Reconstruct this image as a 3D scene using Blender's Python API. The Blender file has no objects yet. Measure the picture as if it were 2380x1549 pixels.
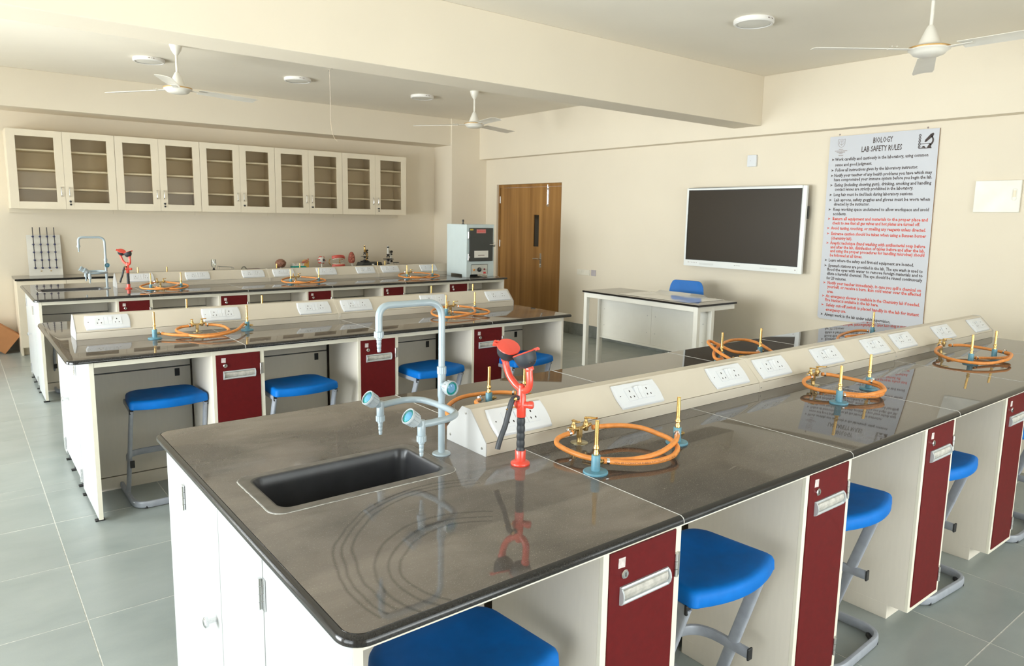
import bpy, bmesh, math, random
from math import sin, cos, pi, radians, sqrt, atan2
from mathutils import Vector, Matrix
random.seed(7)
SC = bpy.context.scene
COL = SC.collection
# ------------------------------------------------------------------ camera
IMG_W, IMG_H, FPX = 2380, 1549, 1656.76
YAW, PITCH, ROLL = 0.6672, 0.1431, 0.0179
cam_d = bpy.data.cameras.new('camera')
cam = bpy.data.objects.new('camera', cam_d); COL.objects.link(cam)
fw = Vector((sin(YAW)*cos(PITCH), cos(YAW)*cos(PITCH), -sin(PITCH)))
rt = Vector((cos(YAW), -sin(YAW), 0)); up = rt.cross(fw)
r2 = cos(ROLL)*rt + sin(ROLL)*up; u2 = -sin(ROLL)*rt + cos(ROLL)*up
M = Matrix((r2, u2, -fw)).transposed().to_4x4(); M.translation = (0, 0, 1.55)
cam.matrix_world = M
cam_d.sensor_width = 36; cam_d.lens = FPX/IMG_W*36
cam_d.shift_x = -4.44/IMG_W; cam_d.shift_y = -31.53/IMG_W
cam_d.clip_start = 0.05
cam_d.dof.use_dof = True; cam_d.dof.focus_distance = 2.2; cam_d.dof.aperture_fstop = 13
SC.camera = cam
# ------------------------------------------------------------------ view, world, daylight
SC.view_settings.view_transform = 'Standard'; SC.view_settings.look = 'None'
SC.view_settings.gamma = 1; SC.view_settings.use_curve_mapping = False
SC.view_settings.exposure = -0.28
w = bpy.data.worlds.new('sky'); SC.world = w; w.use_nodes = True
bg = w.node_tree.nodes['Background']
bg.inputs[0].default_value = (0.92, 0.96, 1, 1); bg.inputs[1].default_value = 5.0
WIN_LEFT = [(-0.9, 1.2), (1.7, 3.9), (4.9, 7.0), (7.3, 8.9)]     # y ranges of the windows in the wall beside the aisle
WIN_FRONT = [(0.2, 2.4), (3.0, 5.2)]                              # x ranges of the windows behind the camera
WZ0, WZ1 = 0.80, 2.42
SILL = {-.9: .06, 1.7: .06, 4.9: .06, .2: .06, 3.0: .06}         # openings cut down to the floor, some only to let low light in
XL_WALL, Y_FRONT = -2.1, -1.5
def daylight_fill(loc, rot, sx, sy, power, col):
    l = bpy.data.lights.new('daylight_fill', 'AREA'); l.shape = 'RECTANGLE'; l.size = sx; l.size_y = sy
    l.energy = power; l.color = col
    o = bpy.data.objects.new('daylight_fill', l); COL.objects.link(o); o.location = loc; o.rotation_euler = rot
SKY_L, GND_L, LOW_L, SKY_F, GND_F = 80, 64, 92, 8, 8; LOW_F = 50
LOW_W = {-.9: .50, 1.7: 2.5, 4.9: 1.8}
WIN_GAIN = (.28, .80, 1.85, 1.6)      # lamp strength per window, set unevenly to balance the light indoors
for (a, b), sh_ in zip(WIN_LEFT, WIN_GAIN):      # open sky seen high through the windows, sunlit ground reflected from below
    k = (b-a)/2; m_ = (a+b)/2
    daylight_fill((XL_WALL-.75, m_, 2.15), (0, -pi/2+radians(32), 0), 1.5, b-a, SKY_L*k*sh_, (0.96, 0.965, 1.0))
    daylight_fill((XL_WALL-.60, m_, .95), (0, -pi/2-radians(28), 0), .9, b-a, GND_L*k*sh_, (1.0, 0.93, 0.82))
    if a in SILL: daylight_fill((XL_WALL-.45, m_, .85), (0, -pi/2, 0), 1.5, b-a, LOW_L*k*LOW_W[a], (.97, .975, 1.0))  # added low lamp behind the opening, brightens the floor and bench fronts
for a, b in WIN_FRONT:
    k = (b-a)/2; m_ = (a+b)/2
    daylight_fill((m_, Y_FRONT-.60, 2.0), (pi/2-radians(18), 0, 0), b-a, 1.4, SKY_F*k, (1.0, .93, .84))
    daylight_fill((m_, Y_FRONT-.60, .95), (pi/2+radians(28), 0, 0), b-a, .9, GND_F*k, (1.0, .90, .76))
    daylight_fill((m_, Y_FRONT-.40, .85), (pi/2-radians(8), 0, 0), b-a, 1.0, LOW_F*k, (1.0, .95, .88))  # added low lamp behind the camera, lifts seat fronts and other low surfaces
SC.cycles.max_bounces = 12; SC.cycles.diffuse_bounces = 8; SC.cycles.glossy_bounces = 5; SC.cycles.transparent_max_bounces = 10
SC.cycles.sample_clamp_indirect = 8

# ------------------------------------------------------------------ materials
MATS = {}
def nodes_of(name):
    m = bpy.data.materials.new(name); m.use_nodes = True
    nt = m.node_tree; b = nt.nodes['Principled BSDF']
    return m, nt, b
def N(nt, typ, **kw):
    n = nt.nodes.new(typ)
    for k, v in kw.items(): setattr(n, k, v)
    return n
def math_node(nt, op, a, b=None, clamp=False):
    n = N(nt, 'ShaderNodeMath', operation=op); n.use_clamp = clamp
    for i, v in enumerate((a, b)):
        if v is None: continue
        if isinstance(v, (int, float)): n.inputs[i].default_value = v
        else: nt.links.new(v, n.inputs[i])
    return n.outputs[0]
def ramp(nt, fac, stops):
    r = N(nt, 'ShaderNodeValToRGB')
    e = r.color_ramp.elements
    e[0].position, e[0].color = stops[0][0], stops[0][1]
    e[1].position, e[1].color = stops[-1][0], stops[-1][1]
    for p, c in stops[1:-1]:
        x = e.new(p); x.color = c
    nt.links.new(fac, r.inputs[0]); return r.outputs[0]
def mixc(nt, fac, a, b):
    n = N(nt, 'ShaderNodeMix', data_type='RGBA')
    for i, v in ((0, fac), (6, a), (7, b)):
        if isinstance(v, (int, float)): n.inputs[i].default_value = v
        elif isinstance(v, tuple): n.inputs[i].default_value = v if len(v) == 4 else v + (1,)
        else: nt.links.new(v, n.inputs[i])
    return n.outputs[2]
def mat(name, col, rough=.5, metal=0., var=.05, scale=6., bump=0., bscale=60., spec=.5, coat=0., stretch=None, trans=0.):
    if name in MATS: return MATS[name]
    m, nt, b = nodes_of(name)
    tc = N(nt, 'ShaderNodeTexCoord'); no = N(nt, 'ShaderNodeTexNoise')
    no.inputs['Scale'].default_value = scale; no.inputs['Detail'].default_value = 4
    src = tc.outputs['Object']
    if stretch:
        mp = N(nt, 'ShaderNodeMapping'); mp.inputs['Scale'].default_value = stretch
        nt.links.new(src, mp.inputs[0]); src = mp.outputs[0]
    nt.links.new(src, no.inputs['Vector'])
    lo = tuple(max(0, c*(1-var*2)) for c in col) + (1,); hi = tuple(min(1, c*(1+var*2)) for c in col) + (1,)
    nt.links.new(ramp(nt, no.outputs[0], [(.25, lo), (.75, hi)]), b.inputs['Base Color'])
    b.inputs['Roughness'].default_value = rough; b.inputs['Metallic'].default_value = metal
    b.inputs['Specular IOR Level'].default_value = spec
    b.inputs['Coat Weight'].default_value = coat; b.inputs['Transmission Weight'].default_value = trans
    if bump:
        n2 = N(nt, 'ShaderNodeTexNoise'); n2.inputs['Scale'].default_value = bscale; n2.inputs['Detail'].default_value = 3
        nt.links.new(tc.outputs['Object'], n2.inputs['Vector'])
        bp = N(nt, 'ShaderNodeBump'); bp.inputs['Strength'].default_value = bump; bp.inputs['Distance'].default_value = .002
        nt.links.new(n2.outputs[0], bp.inputs['Height']); nt.links.new(bp.outputs[0], b.inputs['Normal'])
    MATS[name] = m; return m
def glass_mat(name, tint, gloss):
    m = bpy.data.materials.new(name); m.use_nodes = True; nt = m.node_tree; nt.nodes.clear()
    o = N(nt, 'ShaderNodeOutputMaterial'); mx = N(nt, 'ShaderNodeMixShader')
    t = N(nt, 'ShaderNodeBsdfTransparent'); g = N(nt, 'ShaderNodeBsdfGlossy'); f = N(nt, 'ShaderNodeFresnel')
    t.inputs[0].default_value = tint + (1,); g.inputs['Roughness'].default_value = .03
    f.inputs[0].default_value = 1.5
    nt.links.new(math_node(nt, 'MULTIPLY', f.outputs[0], gloss, True), mx.inputs[0])
    nt.links.new(t.outputs[0], mx.inputs[1]); nt.links.new(g.outputs[0], mx.inputs[2]); nt.links.new(mx.outputs[0], o.inputs[0])
    MATS[name] = m; return m

WALL = mat('wall_paint', (.735, .66, .535), .75, var=.012, scale=1.5, bump=.05, bscale=180)
CEIL = mat('ceiling_paint', (.80, .745, .64), .85, var=.012, scale=1.2, bump=.04, bscale=150)
CREAM = mat('cream_laminate', (.72, .665, .575), .42, var=.010, scale=14, stretch=(6, 6, 1))
EDGE = mat('pale_edge_band', (.76, .72, .60), .4, var=.02)
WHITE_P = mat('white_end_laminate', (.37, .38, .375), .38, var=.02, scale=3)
RED = mat('red_door_laminate', (.112, .006, .007), .5, var=.06, scale=40, spec=.2, bump=.06, bscale=500)
BLUE = mat('blue_seat_plastic', (.0, .138, .50), .55, spec=.22, var=.05, scale=20, bump=.08, bscale=700)
GREYTUBE = mat('grey_painted_tube', (.30, .32, .36), .38, var=.06, scale=30)
BLACKP = mat('black_plastic', (.012, .012, .013), .45, var=.1)
TAP = mat('pale_grey_tap_coating', (.31, .375, .41), .28, var=.03, coat=.3)
TAPKNOB = mat('translucent_grey_knob', (.38, .42, .44), .3, var=.03)
TEAL = mat('teal_cap', (.0, .30, .27), .2, coat=.6)
CYAN = mat('light_blue_disc', (.16, .42, .66), .2, coat=.6)
REDP = mat('red_glossy_coating', (.76, .070, .042), .28, var=.04, coat=.4)
RUB = mat('dark_rubber_grip', (.030, .034, .040), .5, var=.08)
BURN = mat('blue_enamel', (.105, .265, .345), .42, var=.12, scale=40)
BRASS = mat('brass', (.72, .46, .16), .25, 1., var=.06, scale=40)
BRASSD = mat('worn_brass', (.50, .34, .14), .35, 1., var=.15, scale=60)
STEEL = mat('zinc_plated_steel', (.60, .60, .58), .3, 1., var=.06)
CHROME = mat('chrome', (.75, .75, .76), .12, 1.)
HOSE = mat('orange_rubber', (.70, .255, .055), .42, var=.08, scale=50)
INK = mat('black_ink', (.02, .017, .016), .6)
SOCK = mat('white_switch_plastic', (.68, .70, .73), .25, var=.01)
HOLE = mat('dark_pin_hole', (.03, .02, .018), .7)
TRUNK = mat('beige_trunking', (.58, .525, .435), .36, var=.02)
TRUNKCAP = mat('white_trunking_cap', (.48, .48, .47), .35, var=.02)
ALU = mat('grey_handle_alloy', (.52, .55, .56), .32, .35, var=.05)
DUSTY = mat('dusty_tray', (.46, .44, .40), .6, var=.15, scale=60)
TAPE = mat('paper_tape', (.62, .54, .52), .8, var=.12, scale=120)
SINKM = mat('dark_sink_polymer', (.040, .040, .043), .28, var=.15, scale=12)
SILIC = mat('white_sealant', (.50, .49, .46), .5, var=.12, scale=150)
FANM = mat('off_white_fan_paint', (.74, .71, .64), .35, var=.03)
FANBAND = mat('gold_band', (.55, .33, .12), .4, .3)
LAMPW = mat('white_lamp_housing', (.78, .76, .73), .4, var=.01)
DIFF = mat('lamp_diffuser', (.72, .70, .64), .5, var=.01)
TVW = mat('white_bezel', (.78, .80, .79), .3, var=.01)
DARK = mat('dark_grey_paint', (.045, .047, .043), .45, var=.06)
OVENW = mat('pale_blue_enamel', (.55, .63, .635), .38, var=.02)
DESKW = mat('ivory_powder_coat', (.88, .86, .79), .4, var=.015)
CABW = mat('ivory_cabinet_paint', (.74, .66, .52), .4, var=.015)
SHELFW = mat('ivory_shelf', (.86, .80, .66), .45, var=.02)
CARD = mat('brown_cardboard', (.44, .20, .08), .8, var=.05, scale=8)
POSTER = mat('grey_board_print', (.55, .565, .61), .5, var=.008, scale=2)
POSTERB = mat('brown_board_edge', (.30, .17, .07), .7)
REDINK = mat('red_ink', (.62, .10, .07), .6)
GREYINK = mat('brown_grey_ink', (.30, .24, .22), .6)
PINK = mat('pink_flesh_model', (.48, .16, .11), .4, var=.25, scale=60)
BRAINM = mat('brown_brain_model', (.27, .125, .08), .45, var=.25, scale=70)
GUM = mat('red_gum_model', (.62, .10, .075), .3, var=.1)
TOOTH = mat('ivory_teeth', (.74, .68, .54), .35)
GREENB = mat('green_base', (.02, .33, .26), .4)
WHITEM = mat('white_model_plastic', (.72, .70, .64), .4)
YELM = mat('yellow_layer', (.62, .36, .08), .45)
NAVY = mat('navy_bead', (.02, .025, .09), .4)
GLASSL = glass_mat('cabinet_glass', (.93, .91, .87), .25)
GLASSW = glass_mat('window_glass', (.93, .96, .96), .8)
CLEAR = glass_mat('clear_sheet', (.93, .94, .95), 2.2)

# screen
m, nt, b = nodes_of('dark_screen'); b.inputs['Base Color'].default_value = (.045, .037, .03, 1)
b.inputs['Roughness'].default_value = .38; b.inputs['Specular IOR Level'].default_value = .35
no = N(nt, 'ShaderNodeTexNoise'); no.inputs['Scale'].default_value = 400
nt.links.new(ramp(nt, no.outputs[0], [(.3, (.025, .018, .011, 1)), (.7, (.036, .027, .018, 1))]), b.inputs['Base Color'])
SCREEN = m
# wood door
def wood(name, c1, c2, c3, scale):
    m, nt, b = nodes_of(name); tc = N(nt, 'ShaderNodeTexCoord'); mp = N(nt, 'ShaderNodeMapping')
    mp.inputs['Scale'].default_value = scale; nt.links.new(tc.outputs['Object'], mp.inputs[0])
    n1 = N(nt, 'ShaderNodeTexNoise'); n1.inputs['Scale'].default_value = 1; n1.inputs['Detail'].default_value = 6; n1.inputs['Distortion'].default_value = .3
    nt.links.new(mp.outputs[0], n1.inputs['Vector'])
    nt.links.new(ramp(nt, n1.outputs[0], [(.3, c1 + (1,)), (.5, c2 + (1,)), (.7, c3 + (1,))]), b.inputs['Base Color'])
    b.inputs['Roughness'].default_value = .42; return m
WOOD = wood('veneered_wood', (.20, .088, .020), (.30, .145, .038), (.39, .20, .058), (9, 9, .35))
# kota stone tile: tone per tile, streaks, worn polish
m, nt, b = nodes_of('greenish_grey_stone_tile')
tc = N(nt, 'ShaderNodeTexCoord'); oi = N(nt, 'ShaderNodeObjectInfo'); gm = N(nt, 'ShaderNodeNewGeometry')
mp = N(nt, 'ShaderNodeMapping'); mp.inputs['Scale'].default_value = (1.3, 2.2, 1)
nt.links.new(gm.outputs['Position'], mp.inputs[0]); nt.links.new(math_node(nt, 'MULTIPLY', oi.outputs['Random'], 40.), mp.inputs['Location'])
n1 = N(nt, 'ShaderNodeTexNoise'); n1.inputs['Scale'].default_value = 2.6; n1.inputs['Detail'].default_value = 5; n1.inputs['Distortion'].default_value = .15; n1.inputs['Roughness'].default_value = .55
nt.links.new(mp.outputs[0], n1.inputs['Vector'])
c = ramp(nt, n1.outputs[0], [(.2, (.235, .275, .262, 1)), (.5, (.295, .332, .318, 1)), (.8, (.355, .39, .372, 1))])
c = mixc(nt, math_node(nt, 'MULTIPLY', oi.outputs['Random'], .35), c, (.30, .325, .312))
n3 = N(nt, 'ShaderNodeTexNoise'); n3.inputs['Scale'].default_value = 260; nt.links.new(gm.outputs['Position'], n3.inputs['Vector'])
c = mixc(nt, math_node(nt, 'MULTIPLY', n3.outputs[0], .12), c, (.12, .12, .11))
nt.links.new(c, b.inputs['Base Color'])
nt.links.new(math_node(nt, 'ADD', math_node(nt, 'MULTIPLY', n3.outputs[0], .06), .26), b.inputs['Roughness'])
TILE = m
GROUT = mat('pale_grout', (.62, .62, .57), .8, var=.15, scale=40)
SKIRT = mat('stone_skirting', (.175, .185, .17), .4, var=.12, scale=9)
# worktop granite: dark body, bright flecks, a dust film with wiped rings and streaks
def granite(name, dust, rings):
    m, nt, b = nodes_of(name); gm = N(nt, 'ShaderNodeNewGeometry'); P = gm.outputs['Position']
    def noise(sc, det=4, dist=0., stretch=None):
        n = N(nt, 'ShaderNodeTexNoise'); n.inputs['Scale'].default_value = sc; n.inputs['Detail'].default_value = det; n.inputs['Distortion'].default_value = dist
        src = P
        if stretch:
            mp = N(nt, 'ShaderNodeMapping'); mp.inputs['Scale'].default_value = stretch; mp.inputs['Rotation'].default_value = (0, 0, .25)
            nt.links.new(P, mp.inputs[0]); src = mp.outputs[0]
        nt.links.new(src, n.inputs['Vector']); return n.outputs[0]
    base = ramp(nt, noise(420, 2), [(.3, (.022, .020, .018, 1)), (.62, (.040, .037, .033, 1)), (.72, (.10, .095, .085, 1))])
    film = ramp(nt, noise(2.6, 6, .6), [(.3, (.25, .25, .25, 1)), (.72, (1, 1, 1, 1))])
    streak = ramp(nt, noise(3.2, 6, 1.6, (.8, 2.6, 1)), [(.30, (.72, .72, .72, 1)), (.55, (1, 1, 1, 1))])
    f = math_node(nt, 'MULTIPLY', math_node(nt, 'MULTIPLY', film, streak), dust)
    if rings:
        sx = N(nt, 'ShaderNodeSeparateXYZ'); nt.links.new(P, sx.inputs[0])
        wob = math_node(nt, 'MULTIPLY', math_node(nt, 'SUBTRACT', noise(5, 2), .5), .05)
        for (cx, cy, rr, a0, a1) in rings:
            dx = math_node(nt, 'SUBTRACT', sx.outputs[0], cx); dy = math_node(nt, 'SUBTRACT', sx.outputs[1], cy)
            d = math_node(nt, 'SQRT', math_node(nt, 'ADD', math_node(nt, 'MULTIPLY', dx, dx), math_node(nt, 'MULTIPLY', dy, dy)))
            d = math_node(nt, 'ADD', d, wob)
            ang = math_node(nt, 'ARCTAN2', dy, dx)
            inside = math_node(nt, 'MULTIPLY', math_node(nt, 'GREATER_THAN', ang, a0), math_node(nt, 'LESS_THAN', ang, a1))
            tot = None
            for r in rr:
                k = math_node(nt, 'SUBTRACT', 1., math_node(nt, 'MULTIPLY', math_node(nt, 'ABSOLUTE', math_node(nt, 'SUBTRACT', d, r)), 170.), True)
                tot = k if tot is None else math_node(nt, 'MAXIMUM', tot, k)
            f = math_node(nt, 'MULTIPLY', f, math_node(nt, 'SUBTRACT', 1., math_node(nt, 'MULTIPLY', math_node(nt, 'MULTIPLY', tot, inside), .62)))
    fleck = ramp(nt, noise(330, 1), [(.665, (0, 0, 0, 1)), (.72, (1, 1, 1, 1))])
    col = mixc(nt, f, base, (.285, .245, .215))
    col = mixc(nt, math_node(nt, 'MULTIPLY', fleck, .35), col, (.38, .36, .32))
    chalk = ramp(nt, noise(17, 3, 1.2, (.6, 2.2, 1)), [(.735, (0, 0, 0, 1)), (.78, (1, 1, 1, 1))])
    col = mixc(nt, math_node(nt, 'MULTIPLY', chalk, .5), col, (.45, .42, .38))
    nt.links.new(col, b.inputs['Base Color'])
    nt.links.new(math_node(nt, 'ADD', math_node(nt, 'MULTIPLY', f, .03), .018), b.inputs['Roughness'])
    b.inputs['IOR'].default_value = 1.56 if rings and dust > .6 else 1.39
    return m
GRAN_NEAR = granite('dusty_dark_granite', .72, [(.94, 1.16, (.36, .382, .40), 1.2, 3.141), (.84, 1.135, (.185, .21, .24), .9, 3.14),
                                                (.94, 1.16, (.36, .382, .40), -3.141, -2.9), (.84, 1.135, (.185, .21, .24), -3.141, -2.6)])
GEDGE = mat('polished_black_edge', (.016, .015, .014), .16, var=.2, scale=300)
GRAN_MID = granite('lightly_dusty_granite', .30, [(2.75, 1.38, (.20, .225, .25), 1.9, 3.14)])
GRAN = granite('dark_granite', .68, [])

# ------------------------------------------------------------------ geometry helpers
class MB:
    def __init__(s): s.v = []; s.f = []; s.mi = []; s.sm = []
    def add(s, verts, faces, mi=0, smooth=False, T=None):
        o = len(s.v)
        s.v += [tuple(T @ Vector(p)) if T is not None else tuple(p) for p in verts]
        for f in faces: s.f.append(tuple(i+o for i in f)); s.mi.append(mi); s.sm.append(smooth)
        return s
    def box(s, x0, y0, z0, x1, y1, z1, mi=0, T=None):
        v = [(x0,y0,z0),(x1,y0,z0),(x1,y1,z0),(x0,y1,z0),(x0,y0,z1),(x1,y0,z1),(x1,y1,z1),(x0,y1,z1)]
        return s.add(v, [(0,3,2,1),(4,5,6,7),(0,1,5,4),(1,2,6,5),(2,3,7,6),(3,0,4,7)], mi, False, T)
    def prism(s, poly, h0, h1, mi=0, T=None, smooth=False):
        n = len(poly); v = [(x, y, h0) for x, y in poly] + [(x, y, h1) for x, y in poly]
        s.add(v, [tuple(range(n-1, -1, -1)), tuple(range(n, 2*n))] , mi, False, T)
        s.add(v, [(i, (i+1) % n, n+(i+1) % n, n+i) for i in range(n)], mi, smooth, T); return s
    def lathe(s, prof, n=24, mi=0, T=None, cap=True, a0=0., a1=2*pi):
        v = []; f = []; k = len(prof); full = abs(a1-a0-2*pi) < 1e-6; cols = n if full else n+1
        for j in range(cols):
            a = a0+(a1-a0)*j/n
            v += [(r*cos(a), r*sin(a), z) for r, z in prof]
        for j in range(n):
            b = (j+1) % cols
            for i in range(k-1): f.append((j*k+i, b*k+i, b*k+i+1, j*k+i+1))
        s.add(v, f, mi, True, T)
        if cap and full:
            if prof[0][0] > 1e-6: s.add([v[j*k] for j in range(n)], [tuple(range(n-1, -1, -1))], mi, False, T)
            if prof[-1][0] > 1e-6: s.add([v[j*k+k-1] for j in range(n)], [tuple(range(n))], mi, False, T)
        return s
    def tube(s, pts, r, n=10, closed=False, cap=True, mi=0, T=None, ell=None):
        """sweep a circle (or, with ell=(normal, half size along it, half size across), an oval) along pts"""
        P = [Vector(p) for p in pts]; m = len(P); v = []; f = []; nrm = None
        for i in range(m):
            if closed: t = (P[(i+1) % m]-P[i-1]).normalized()
            else: t = (P[min(i+1, m-1)]-P[max(i-1, 0)]).normalized()
            rr = r[i] if isinstance(r, (list, tuple)) else r
            if ell:
                u = Vector(ell[0]); w_ = t.cross(u).normalized()
                for j in range(n):
                    a = 2*pi*j/n; ca, sa = cos(a), sin(a); q = .6
                    cx = math.copysign(abs(ca)**q, ca); sx = math.copysign(abs(sa)**q, sa)
                    v.append(P[i]+u*(ell[1]*cx)+w_*(ell[2]*sx))
            else:
                if nrm is None:
                    a = Vector((0, 0, 1)) if abs(t.z) < .9 else Vector((1, 0, 0)); nrm = (a-t*a.dot(t)).normalized()
                else: nrm = (nrm-t*nrm.dot(t)).normalized()
                w_ = t.cross(nrm)
                for j in range(n):
                    a = 2*pi*j/n; v.append(P[i]+(nrm*cos(a)+w_*sin(a))*rr)
        for i in range(m if closed else m-1):
            a, b = i*n, ((i+1) % m)*n
            for j in range(n): f.append((a+j, a+(j+1) % n, b+(j+1) % n, b+j))
        s.add(v, f, mi, True, T)
        if cap and not closed:
            s.add(v[:n], [tuple(range(n-1, -1, -1))], mi, False, T); s.add(v[-n:], [tuple(range(n))], mi, False, T)
        return s
    def ball(s, c, rx, ry, rz, nu=16, nv=10, mi=0, T=None, bump=0.):
        prof = [(sin(pi*i/nv), -cos(pi*i/nv)) for i in range(nv+1)]
        v = []; f = []
        for j in range(nu):
            a = 2*pi*j/nu
            for i, (r, z) in enumerate(prof):
                k = 1+bump*sin(7*a+3*i)*sin(2.3*i+a) if 0 < i < nv else 1
                v.append((c[0]+rx*r*cos(a)*k, c[1]+ry*r*sin(a)*k, c[2]+rz*z*k))
        k = nv+1
        for j in range(nu):
            b = (j+1) % nu
            for i in range(nv): f.append((j*k+i, b*k+i, b*k+i+1, j*k+i+1))
        return s.add(v, f, mi, True, T)
    def mesh(s, name, mats):
        me = bpy.data.meshes.new(name); me.from_pydata(s.v, [], s.f)
        for mm in (mats if isinstance(mats, (list, tuple)) else [mats]): me.materials.append(mm)
        me.polygons.foreach_set('material_index', s.mi); me.polygons.foreach_set('use_smooth', s.sm)
        bm = bmesh.new(); bm.from_mesh(me); bmesh.ops.remove_doubles(bm, verts=bm.verts, dist=1e-6)
        bmesh.ops.recalc_face_normals(bm, faces=bm.faces); bm.to_mesh(me); bm.free()
        if any(s.sm): me.set_sharp_from_angle(angle=radians(40))
        me.update(); return me
def put(name, me, parent=None, loc=(0, 0, 0), Mx=None, bev=0., seg=2):
    o = bpy.data.objects.new(name, me); COL.objects.link(o)
    if Mx is not None: o.matrix_basis = Mx
    else: o.location = loc
    if parent: o.parent = parent
    if bev:
        b = o.modifiers.new('soft_edges', 'BEVEL'); b.width = bev; b.segments = seg; b.limit_method = 'ANGLE'; b.angle_limit = radians(50)
        b.harden_normals = False
    return o
def obj(name, mb, mats, parent=None, loc=(0, 0, 0), Mx=None, bev=0., seg=2):
    return put(name, mb.mesh(name, mats), parent, loc, Mx, bev, seg)
def tag(o, label, cat, group=None):
    o['label'] = label; o['category'] = cat
    if group: o['group'] = group
    return o
def thing(name, label, cat, loc=(0, 0, 0), rz=0., group=None):
    o = bpy.data.objects.new(name, None); COL.objects.link(o); o.location = loc; o.rotation_euler = (0, 0, rz); o.empty_display_size = .05
    return tag(o, label, cat, group)
def dup(root, loc, rz=0., label=None, group=None):
    r = root.copy(); COL.objects.link(r); r.location = loc; r.rotation_euler = (0, 0, rz)
    if label: r['label'] = label
    if group: r['group'] = group
    for ch in list(root.children):
        c = ch.copy(); COL.objects.link(c); c.parent = r
        for g in list(ch.children):
            d = g.copy(); COL.objects.link(d); d.parent = c
    return r
def struct(name, mb, mats, bev=0.):
    o = obj(name, mb, mats, bev=bev); o['kind'] = 'structure'; return o
def R(x=0, y=0, z=0): return Matrix.Rotation(z, 4, 'Z') @ Matrix.Rotation(y, 4, 'Y') @ Matrix.Rotation(x, 4, 'X')
def T(x, y, z): return Matrix.Translation((x, y, z))
def aim(p, d):
    """matrix at p whose local z points along d"""
    return T(*p) @ Vector((0, 0, 1)).rotation_difference(Vector(d).normalized()).to_matrix().to_4x4()
def catmull(pts, per=8, closed=False):
    P = [Vector(p) for p in pts]; n = len(P); out = []
    for i in range(n if closed else n-1):
        p1, p2 = P[i], P[(i+1) % n]
        p0 = P[i-1] if closed or i else p1*2-p2
        p3 = P[(i+2) % n] if closed or i+2 < n else p2*2-p1
        for k in range(per):
            t = k/per
            out.append(.5*((2*p1)+(p2-p0)*t+(2*p0-5*p1+4*p2-p3)*t*t+(3*p1-p0-3*p2+p3)*t**3))
    if not closed: out.append(P[-1])
    return out
def rounded(pts, rad, seg=6, closed=False):
    P = [Vector(p) for p in pts]; n = len(P); out = []
    for i in range(n):
        if not closed and i in (0, n-1): out.append(P[i]); continue
        a, b, c = P[i-1], P[i], P[(i+1) % n]
        d1, d2 = (a-b), (c-b); r = min(rad, d1.length*.49, d2.length*.49)
        p, q = b+d1.normalized()*r, b+d2.normalized()*r
        for k in range(seg+1):
            t = k/seg; out.append(p*(1-t)**2+b*2*t*(1-t)+q*t*t)
    return out
def rrect(x0, x1, y0, y1, r=(0, 0, 0, 0), seg=8):
    """counter-clockwise outline; corner radii in the order (x0,y0) (x1,y0) (x1,y1) (x0,y1)"""
    out = []
    for (cx, cy, rr, a) in ((x0, y0, r[0], pi), (x1, y0, r[1], 1.5*pi), (x1, y1, r[2], 0), (x0, y1, r[3], .5*pi)):
        sx, sy = (1 if cx == x0 else -1), (1 if cy == y0 else -1)
        if rr <= 0: out += [(cx, cy)]*(seg+1); continue
        for k in range(seg+1):
            t = a+.5*pi*k/seg; out.append((cx+sx*rr+rr*cos(t), cy+sy*rr+rr*sin(t)))
    return out
def loops(mb, lps, mi=0, smooth=True, cap0=False, cap1=False, T=None):
    n = len(lps[0]); v = [p for l in lps for p in l]; f = []
    for i in range(len(lps)-1):
        for j in range(n): f.append((i*n+j, i*n+(j+1) % n, (i+1)*n+(j+1) % n, (i+1)*n+j))
    mb.add(v, f, mi, smooth, T)
    if cap0: mb.add(lps[0], [tuple(range(n-1, -1, -1))], mi, False, T)
    if cap1: mb.add(lps[-1], [tuple(range(n))], mi, False, T)
# ================================================================== the room
XW, YW, ZC = 6.506, 9.49, 2.955
# floor slab with every stone tile on it
fl = struct('floor', MB().box(XL_WALL-.2, Y_FRONT-.2, -.12, XW+.25, YW+.2, -.0008), GROUT)
tile_me = MB().box(0, 0, -.0007, 1, 1, 0).mesh('tile', TILE)
rows = [(.827+.536*k, .827+.536*(k+1)) for k in range(-4, 6)] + [(4.045, 4.52), (4.52, 4.645)] + [(4.645+.536*k, min(4.645+.536*(k+1), YW)) for k in range(0, 10)]
cols = [(.30+.53*k, min(.30+.53*(k+1), XW)) for k in range(-2, 12)]
for (y0, y1) in rows:
    for (x0, x1) in cols:
        if y1-y0 < .02: continue
        o = put('tile', tile_me, fl, (x0+.0022, y0+.0022, 0)); o.scale = (x1-x0-.0044, y1-y0-.0044, 1)
struct('ceiling', MB().box(XL_WALL-.2, Y_FRONT-.2, ZC, XW+.2, YW+.2, ZC+.15), CEIL)
struct('wall_back', MB().box(XL_WALL-.2, YW, 0, XW+.2, YW+.2, ZC), WALL)
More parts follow.
